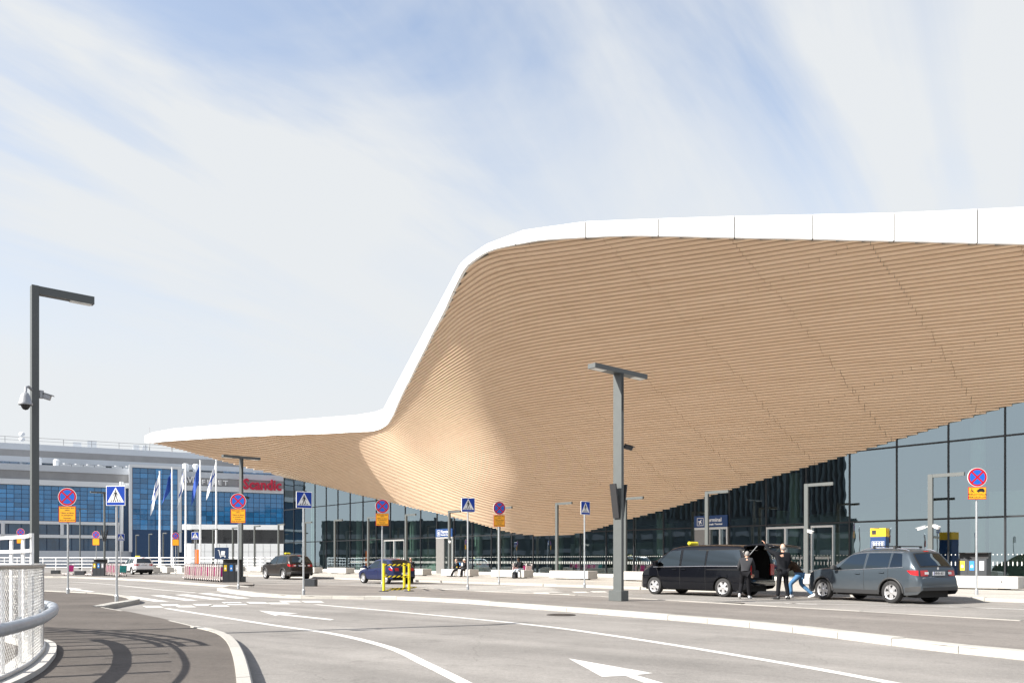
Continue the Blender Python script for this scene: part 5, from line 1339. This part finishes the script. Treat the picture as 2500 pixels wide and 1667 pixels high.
for x in (1.15, 1.95):
    m = MB(); z = c.zt(x)+.115; m.box(x-.03, x+.03, -.62, .62, z, z+.03, None, .008)
    for sg in (1, -1): m.box(x-.035, x+.035, sg*.58-.03, sg*.58+.03, z-.075, z)
    m.build('roof_bar', M_TRIM, e)
me = text_mesh('SKODA', .05, 'CENTER', 0, .001); me.transform(Matrix.Translation((c.x_rear(.90)-.05, .62, .80)) @ Matrix.Rotation(R(-90), 4, 'Z') @ UPR); link('badge_text', me, M_CHR, e)
suv('dark brown SUV with a yellow taxi lamp on its roof', P_BROWN, -53.3, 26.95, 'suv', 4.9, 1.74, .97, (1.05, 3.98), .37, True, False, 'XNK-482')
eb, cb_ = suv('dark blue three door hatchback behind the yellow barrier', P_BLUE, -39.1, 26.1, 'hatch', 4.0, 1.44, .84, (.72, 3.18), .30, False, False, 'IGR-725')
m = MB(); q = Matrix.Translation((2.55, -.86, 0)) @ Matrix.Rotation(R(-62), 4, 'Z'); m.box(-1.05, 0, -.03, .03, .34, .92, q, .02); m.build('open_door', P_BLUE, eb)
m = MB()
for a, b in (((-1.05,0,.92),(-.95,0,1.33)), ((-.95,0,1.33),(-.35,0,1.34)), ((-.35,0,1.34),(0,0,.92))): m.tube([Vector(a), Vector(b)], .03, 6, True, False, q)
m.build('door_window_frame', M_TRIM, eb)
suv('white SUV taxi beside the short trolley row', P_WHITE, -81.6, 25.0, 'suv', 4.5, 1.64, .92, (.95, 3.65), .345, True, False, 'BCU-306')

# black people carrier with its tailgate up
van = empty('van', (0,0,0), 0, 'black taxi van with its tailgate raised', 'van'); cplace(van, -16.45, 26.50)
top = [(0,.58),(.015,.75),(.03,.95),(.05,1.15),(.08,1.38),(.13,1.58),(.20,1.72),(.32,1.82),(.55,1.87),(1.5,1.905),(2.6,1.90),(3.15,1.865),(3.5,1.78),(3.95,1.50),(4.42,1.17),(4.52,1.12),(4.8,1.00),(4.98,.88),(5.09,.72),(5.14,.52)]
cv = Car(5.14, top, [(0,1.14),(1.5,1.13),(3.0,1.10),(4.2,1.06),(5.14,.9)], [(0,.90),(.10,.945),(.4,.965),(3.9,.965),(4.5,.93),(4.9,.84),(5.14,.62)], .75, .80, (1.05, 4.23), .345, .415, .25)
cv.body(P_BLACK, van, (.62, 1.74)); cv.under(van, .95); cv.wheelset(van, .84)
for sg in (1, -1):
    for j, qd in enumerate([[(.22,1.15),(1.78,1.15),(1.74,1.74),(.42,1.74)], [(1.86,1.15),(2.92,1.13),(2.88,1.74),(1.84,1.74)], [(3.02,1.13),(4.16,1.11),(3.52,1.70),(3.00,1.73)], [(4.2,1.11),(4.36,1.11),(3.78,1.53),(3.7,1.58)]]):
        cv.patch_side('side_window', qd, M_CGD if j < 2 else M_CGL, van, sg, .006, 10, 6, .075)
    cv.seam([(.22,1.135),(1.8,1.13),(3.0,1.105),(4.30,1.085)], van, sg, M_CHR, .012, 'chrome_strip', .006)
    for pts_ in ([(1.80,.3),(1.82,1.12),(1.80,1.76)], [(2.97,.3),(2.98,1.1),(2.95,1.76)], [(4.0,.74),(4.08,.95),(4.15,1.08)], [(.18,.62),(.2,1.1),(.3,1.7)]): cv.seam(pts_, van, sg, None, .006)
    cv.seam([(.3,1.0),(1.75,1.0)], van, sg, M_UNDER, .012, 'slide_rail', .0)
    for x in (2.72, 3.12):
        p = cv.side(x, 1.0, sg, .02); m = MB(); m.tube([p, p+Vector((.10, sg*.014, 0)), p+Vector((.2, 0, 0))], .018, 8); m.build('door_handle', P_BLACK, van)
    p = cv.side(4.02, 1.14, sg, 0); m = MB(); m.box(-.06, .10, -.12, .12, -.09, .12, Matrix.Translation(p+Vector((.02, sg*.16, .06))), .035); m.build('mirror', P_BLACK, van)
    cv.patch_side('tail_lamp', [(.035,.80),(.16,.80),(.22,1.22),(.07,1.22)], M_TAIL, van, sg, .010, 4, 5)
    m = MB(); m.box(-.02, .03, sg*.72-.1, sg*.72+.14, .80, 1.22, Matrix.Translation((.02, 0, 0)), .01); m.build('tail_lamp', M_TAIL, van)
    m = MB(); p = cv.topp(4.88, sg*.72, 0); m.box(-.2, .13, -.13, .13, -.10, .02, Matrix.Translation(p) @ Matrix.Rotation(R(-28), 4, 'Y').inverted(), .04); m.build('head_lamp', M_TAILW, van)
cv.patch_top('windscreen', 3.56, 4.38, -.93, .93, M_CGL, van, .006)
m = MB(); m.box(.06, 2.2, -.80, .80, .60, .63); m.box(.2, 2.2, .79, .82, .63, 1.74); m.box(.2, 2.2, -.82, -.79, .63, 1.74); m.box(.35, 2.2, -.8, .8, 1.75, 1.77); m.box(2.0, 2.1, -.8, .8, .63, 1.75); m.build('load_bay', M_UNDER, van)
m = MB(); m.box(.45, .9, -.55, -.05, .63, .98, None, .04); m.box(.5, .95, .05, .5, .63, .9, None, .04); m.build('luggage', mat('grey_luggage', (.09, .09, .1), .7), van)
m = MB(); m.box(.62, 1.5, -.72, .72, 1.70, 1.735); m.build('headliner', mat('pale_headliner', (.45, .44, .42), .8), van)
# tailgate
vs = []; fs = []; NXG, NYG = 10, 8
for i in range(NXG+1):
    u = i/NXG; x = .28-1.35*u; z = 1.86+.26*u-.30*u*u
    for j in range(NYG+1):
        y = (-1+2*j/NYG)*(.84-.06*(1-u)); vs.append((x, y, z+.035*(1-(y/.86)**2)))
nb = len(vs); vs += [(v[0], v[1]*.95, v[2]-.07) for v in vs]
for i in range(NXG):
    for j in range(NYG): q = i*(NYG+1)+j; fs += [(q, q+1, q+NYG+2, q+NYG+1), (nb+q, nb+q+NYG+1, nb+q+NYG+2, nb+q+1)]
for i in range(NXG):
    for j in (0, NYG): q = i*(NYG+1)+j; fs.append((q, q+NYG+1, nb+q+NYG+1, nb+q))
for j in range(NYG):
    for i in (0, NXG): q = i*(NYG+1)+j; fs.append((q, q+1, nb+q+1, nb+q))
m = MB(); m.smooth = True; m.add(vs, fs); tg = fixn(m.build('tailgate', P_BLACK, van))
for sg in (1, -1): m = MB(); m.tube([(.12, sg*.76, 1.45), (-.28, sg*.76, 1.86)], .014, 6); m.build('gas_strut', M_GALV, tg)
m = MB(); m.box(-.07, .07, -.30, .30, 0, .14, Matrix.Translation((3.05, 0, 1.93)), .045); m.build('taxi_lamp', M_TAXI, van)
m = MB(); m.box(-.03, .03, -.2, .2, 0, .03, Matrix.Translation((3.05, 0, 1.90))); m.build('lamp_foot', M_BLACK, van)
# ------------------------------------------------------------------ people
M_SKIN = mat('skin_light', (.52, .30, .21), .6); M_SKIND = mat('skin_dark', (.075, .035, .02), .6)
M_HAIRG = mat('hair_grey', (.22, .21, .20), .8, spec=.12); M_HAIRB = mat('hair_black', (.008, .007, .006), .8, spec=.12); M_HAIRW = mat('hair_white', (.6, .58, .55), .8, spec=.12)
M_JBLK = mat('cloth_black', (.013, .014, .017), .9, spec=.12, bump=.5, bscale=22); M_JCH = mat('cloth_charcoal', (.035, .036, .04), .9, spec=.12, bump=.5, bscale=18); M_JBR = mat('cloth_brown', (.035, .022, .014), .9, spec=.12, bump=.5, bscale=20)
M_TBLK = mat('trouser_black', (.010, .010, .012), .9, spec=.12, bump=.5, bscale=16); M_JEAN = mat('jeans_blue', (.06, .14, .26), .85, spec=.12, var=.2, vscale=12, bump=.5, bscale=18); M_JEANL = mat('jeans_pale', (.42, .48, .55), .85, spec=.12, var=.12, vscale=12, bump=.4, bscale=18)
M_SHW = mat('shoe_white', (.7, .7, .7), .6); M_SHB = mat('shoe_black', (.015, .015, .016), .5)
def skinned(joints, edges, radii, levels=2):
    names = list(joints); me = bpy.data.meshes.new('sk'); me.from_pydata([joints[n] for n in names], [(names.index(a), names.index(b)) for a, b in edges], [])
    o = bpy.data.objects.new('sk', me); COL.objects.link(o); o.modifiers.new('skin', 'SKIN'); sb = o.modifiers.new('sub', 'SUBSURF'); sb.levels = levels; sb.render_levels = levels
    for i, n in enumerate(names):
        r = radii[n]; v = me.skin_vertices[0].data[i]; v.radius = r if isinstance(r, tuple) else (r, r); v.use_root = (i == 0)
    bpy.context.view_layer.update(); res = bpy.data.meshes.new_from_object(o.evaluated_get(bpy.context.evaluated_depsgraph_get()))
    bpy.data.objects.remove(o, do_unlink=True); bpy.data.meshes.remove(me)
    for p in res.polygons: p.use_smooth = True
    return res
def ell(m, c, r, n=14, k=9, M=None):
    m.smooth = True; vs = []; fs = []
    for i in range(k+1):
        a = math.pi*i/k
        for j in range(n): b = 2*math.pi*j/n; vs.append((c[0]+r[0]*math.sin(a)*math.cos(b), c[1]+r[1]*math.sin(a)*math.sin(b), c[2]+r[2]*math.cos(a)))
    for i in range(k):
        for j in range(n): fs.append((i*n+j, (i+1)*n+j, (i+1)*n+(j+1) % n, i*n+(j+1) % n))
    m.add(vs, fs, M); m.smooth = False
def merge(me_list):
    bm = bmesh.new()
    for me in me_list: bm.from_mesh(me)
    out = bpy.data.meshes.new('body'); bm.to_mesh(out); bm.free()
    for p in out.polygons: p.use_smooth = True
    return out
def person(label, loc, rz, J, skin, jacket, trousers, shoes, hair, hair_kind='short', coat=.0, head_tilt=(0, 0), scale=1.0):
    e = empty('person', loc, rz, label, 'person'); e.scale = (scale,)*3
    V = {k: Vector(v) for k, v in J.items()}
    core = ['pelvis', 'waist', 'chest', 'neck']
    E = [('pelvis','waist'),('waist','chest'),('chest','neck'),('neck','skull')]
    V['skull'] = V['neck']+(V['head']-V['neck'])*.55
    rad = {'pelvis': (.125,.10), 'waist': (.13,.095), 'chest': (.145,.105), 'neck': .055, 'skull': .06}
    for s in ('l', 'r'):
        E += [('chest', 'sh'+s), ('sh'+s, 'el'+s), ('el'+s, 'wr'+s), ('pelvis', 'hip'+s), ('hip'+s, 'kn'+s), ('kn'+s, 'an'+s)]
        rad.update({'sh'+s: .06, 'el'+s: .043, 'wr'+s: .028, 'hip'+s: .082, 'kn'+s: .058, 'an'+s: .04})
    keys = ['pelvis','waist','chest','neck','skull']+[k+s for s in 'lr' for k in ('sh','el','wr','hip','kn','an')]
    body = skinned({k: V[k] for k in keys}, E, rad, 1)
    # head, nose, ears, hands
    m = MB(); f = Vector((math.sin(R(head_tilt[0])), math.cos(R(head_tilt[0])), 0)); hm = Matrix.Translation(V['head']) @ Matrix.Rotation(R(-head_tilt[0]), 4, 'Z') @ Matrix.Rotation(R(-head_tilt[1]), 4, 'X')
    ell(m, (0, 0, .01), (.075, .095, .115), M=hm); ell(m, (0, .03, -.05), (.055, .065, .07), M=hm); ell(m, (0, .10, -.01), (.014, .022, .022), 8, 6, hm); ell(m, (0, .09, -.055), (.022, .012, .008), 8, 6, hm)
    for sx in (-1, 1): ell(m, (sx*.078, 0, 0), (.012, .025, .033), 8, 6, hm); ell(m, (sx*.032, .082, .02), (.012, .01, .008), 8, 6, hm)
    for s in 'lr':
        w = V['wr'+s]; d = (w-V['el'+s]).normalized(); sd = d.cross(Vector((0, 0, 1)))
        if sd.length < .1: sd = Vector((1, 0, 0))
        sd.normalize(); nn = sd.cross(d)
        q = Matrix((( *sd, 0), (*d, 0), (*nn, 0), (0, 0, 0, 1))).transposed(); q.translation = w
        ell(m, (0, .05, 0), (.038, .05, .018), 10, 6, q)
        for k, (x, L1) in enumerate(((-.030, .062), (-.010, .075), (.010, .072), (.028, .058))):
            m.tube([q @ Vector((x, .08, 0)), q @ Vector((x*1.05, .08+L1*.5, -.006)), q @ Vector((x*1.05, .08+L1*.9, -.03))], [.0095, .0085, .006], 6)
        m.tube([q @ Vector((.03, .03, 0)), q @ Vector((.055, .06, -.008)), q @ Vector((.052, .095, -.02))], [.011, .010, .007], 6)
    b = link('body', merge([body, m.mesh('hd')]), skin, e)
    # clothes
    g = .030
    jr = {'pelvis': (.165+coat*.3,.135+coat*.3), 'waist': (.165,.13), 'chest': (.175,.135), 'neck': .075}; JE = [('pelvis','waist'),('waist','chest'),('chest','neck')]; jv = {k: V[k] for k in ('pelvis','waist','chest','neck')}
    jv['neck'] = V['chest'].lerp(V['neck'], .72)
    if coat: jv['hem'] = V['pelvis']+(V['pelvis']-V['waist']).normalized()*(.10+coat); JE.append(('pelvis', 'hem')); jr['hem'] = (.18+coat*.3, .145+coat*.3)
    for s in 'lr':
        for k, r_ in (('sh', .088), ('el', .066), ('wr', .050)): jv[k+s] = V[k+s]; jr[k+s] = r_
        JE += [('chest', 'sh'+s), ('sh'+s, 'el'+s), ('el'+s, 'wr'+s)]
    order = ['waist']+[k for k in jv if k != 'waist']; link('jacket', skinned({k: jv[k] for k in order}, JE, jr), jacket, e)
    tv = {'pelvis': V['pelvis']}; tr = {'pelvis': (.14,.125)}; TE = []
    for s in 'lr':
        for k, r_ in (('hip', .105), ('kn', .078), ('an', .062)): tv[k+s] = V[k+s]; tr[k+s] = r_
        TE += [('pelvis','hip'+s),('hip'+s,'kn'+s),('kn'+s,'an'+s)]
    link('trousers', skinned(tv, TE, tr), trousers, e)
    for s in 'lr':
        a, t = V['an'+s], V['to'+s]; d = (t-a); d.z = 0; d.normalize(); q = Matrix.Rotation(math.atan2(d.y, d.x), 4, 'Z'); pit = math.atan2(t.z-(a.z-.05), (t-a).xy.length)
        m = MB(); M_ = Matrix.Translation(a) @ q @ Matrix.Rotation(-pit, 4, 'Y'); m.smooth = True
        secs = [(-.075, .032, -.075, .02), (-.03, .042, -.085, .03), (.06, .045, -.085, .0), (.13, .05, -.085, -.03), (.185, .042, -.082, -.045), (.205, .015, -.075, -.06)]; vs = []
        for x, w, z0, z1 in secs: vs += [(x, -w, z0), (x, w, z0), (x, w*.8, z1), (x, -w*.8, z1)]
        m.add(vs, [(4*i+k, 4*i+(k+1) % 4, 4*i+4+(k+1) % 4, 4*i+4+k) for i in range(5) for k in range(4)]+[(3,2,1,0), (20,21,22,23)], M_); fixn(m.build('shoe', shoes, e))
    if hair is not None:
        m = MB()
        if hair_kind == 'short': ell(m, (0, -.018, .035), (.084, .098, .105), 14, 8, hm)
        elif hair_kind == 'afro': ell(m, (0, -.02, .05), (.10, .11, .105), 14, 8, hm)
        elif hair_kind == 'fringe': ell(m, (0, -.045, -.025), (.084, .075, .075), 14, 8, hm)
        elif hair_kind == 'bob': ell(m, (0, -.02, .02), (.098, .105, .125), 14, 8, hm); ell(m, (0, -.05, -.08), (.09, .07, .09), 12, 7, hm)
        link('hair', m.mesh('hair'), hair, e)
    return e
def stand(**k):
    J = dict(pelvis=(0,0,.95), waist=(0,0,1.10), chest=(0,.0,1.32), neck=(0,.01,1.50), head=(0,.03,1.64), shl=(-.19,0,1.42), shr=(.19,0,1.42), ell=(-.25,-.02,1.13), elr=(.25,-.02,1.13), wrl=(-.26,.06,.88), wrr=(.26,.06,.88),
             hipl=(-.10,0,.90), hipr=(.10,0,.90), knl=(-.11,.02,.50), knr=(.11,.02,.50), anl=(-.12,-.02,.09), anr=(.12,-.02,.09), tol=(-.14,.14,.04), tor=(.14,.14,.04)); J.update(k); return J
def face(dx, dy): return math.atan2(dy, dx)-math.pi/2
# man leaning towards the load bay
person('man in charcoal jacket and white trainers leaning toward the van boot', G(1820, 1461.5), face(.35, .94), stand(pelvis=(0,-.04,.93), waist=(0,.02,1.08), chest=(.01,.12,1.27), neck=(.02,.20,1.42), head=(.04,.27,1.53), shl=(-.17,.13,1.36), shr=(.20,.15,1.36), ell=(-.24,.16,1.08), elr=(.27,.22,1.08), wrl=(-.16,.36,.96), wrr=(.22,.38,.86),
       hipl=(-.09,-.03,.88), hipr=(.09,-.03,.88), knl=(-.14,.10,.50), knr=(.10,.02,.50), anl=(-.18,-.25,.16), anr=(.12,.08,.09), tol=(-.19,-.10,.05), tor=(.16,.24,.04)), M_SKIN, M_JCH, M_TBLK, M_SHW, M_HAIRG, 'short')
person('bald man in black coat reaching up to the raised tailgate', G(1911, 1462.5), face(-.15, .98), stand(chest=(0,0,1.34), neck=(0,0,1.53), head=(.02,.03,1.68), shl=(-.20,0,1.46), shr=(.20,0,1.45), ell=(-.38,.12,1.55), elr=(.25,.06,1.2), wrl=(-.50,.22,1.80), wrr=(.22,.26,1.08), knl=(-.13,.02,.5), knr=(.13,.02,.5), anl=(-.19,-.02,.09), anr=(.19,-.02,.09), tol=(-.23,.14,.04), tor=(.23,.14,.04)), M_SKIN, M_JBLK, M_TBLK, M_SHB, M_HAIRG, 'fringe', .12, scale=1.06)
person('person in dark brown jacket and blue jeans lunging beside the van', G(1948, 1458), face(-.75, .55), stand(pelvis=(0,-.08,.84), waist=(0,.02,.98), chest=(0,.17,1.15), neck=(0,.27,1.28), head=(0,.36,1.38), shl=(-.18,.19,1.22), shr=(.18,.19,1.22), ell=(-.26,.28,1.02), elr=(.26,.30,1.02), wrl=(-.16,.46,1.02), wrr=(.16,.48,1.02),
       hipl=(-.10,-.07,.80), hipr=(.10,-.07,.80), knl=(-.16,.22,.50), knr=(.16,-.06,.48), anl=(-.18,.18,.09), anr=(.20,-.48,.12), tol=(-.2,.34,.04), tor=(.22,-.32,.04)), M_SKIN, M_JBR, M_JEAN, M_SHW, M_HAIRB, 'bob')
def sit(lean=.12, spread=.12, foot=.42, **k):
    J = dict(pelvis=(0,0,.60), waist=(0,.03,.75), chest=(0,lean,.97), neck=(0,lean+.06,1.14), head=(0,lean+.10,1.28), shl=(-.18,lean,1.07), shr=(.18,lean,1.07), ell=(-.24,lean+.12,.82), elr=(.24,lean+.12,.82), wrl=(-.08,lean+.36,.76), wrr=(.08,lean+.36,.76),
             hipl=(-.09,.03,.57), hipr=(.09,.03,.57), knl=(-spread,.44,.55), knr=(spread,.44,.55), anl=(-spread,foot,.10), anr=(spread,foot,.10), tol=(-spread-.03,foot+.16,.04), tor=(spread+.03,foot+.16,.04)); J.update(k); return J
fc = face(-NF.x*.8-UF.x*.45, -NF.y*.8-UF.y*.45)
def on_block(px, D=37.62): return T(t_at(px, D), D, .12)
person('grey haired man in black leather jacket sitting on the seat block', on_block(1122), fc, sit(.16, .12, .62, knl=(-.12,.44,.50), knr=(.10,.44,.50), anr=(.10,.66,.10), tor=(.12,.82,.04)), M_SKIN, M_JBLK, M_TBLK, M_SHB, M_HAIRG, 'short', scale=.97)
person('person in black sitting beside the grey haired man on the seat block', on_block(1141), fc, sit(.14, .13, .5), M_SKIN, M_JBLK, M_TBLK, M_SHB, M_HAIRW, 'short', scale=.97)
person('young man in black jacket and pale jeans sitting at the block end', on_block(1272), face(-.8, -.6), sit(.12, .16, .46), M_SKIND, M_JBLK, M_JEANL, M_SHB, M_HAIRB, 'afro', scale=1.02)
bp = empty('backpack', on_block(1257, 36.75), AF+.3, 'black backpack on the ground at the seated young man\'s feet', 'backpack')
m = MB(); m.box(-.18, .18, -.12, .12, 0, .46, None, .07); m.build('bag', M_JBLK, bp); m = MB(); m.box(-.14, .14, -.17, -.121, .05, .28, None, .03); m.build('front_pocket', M_JCH, bp); m = MB(); m.tube([(-.05, 0, .45), (-.05, 0, .52), (.05, 0, .52), (.05, 0, .45)], .012, 6); m.build('grab_handle', M_JBLK, bp)
person('grey haired person standing behind the blue hatchback at its open door', T(-40.6, 27.55), face(-.5, -.85), stand(), M_SKIN, M_JBLK, M_TBLK, M_SHB, M_HAIRG, 'short', scale=.86)
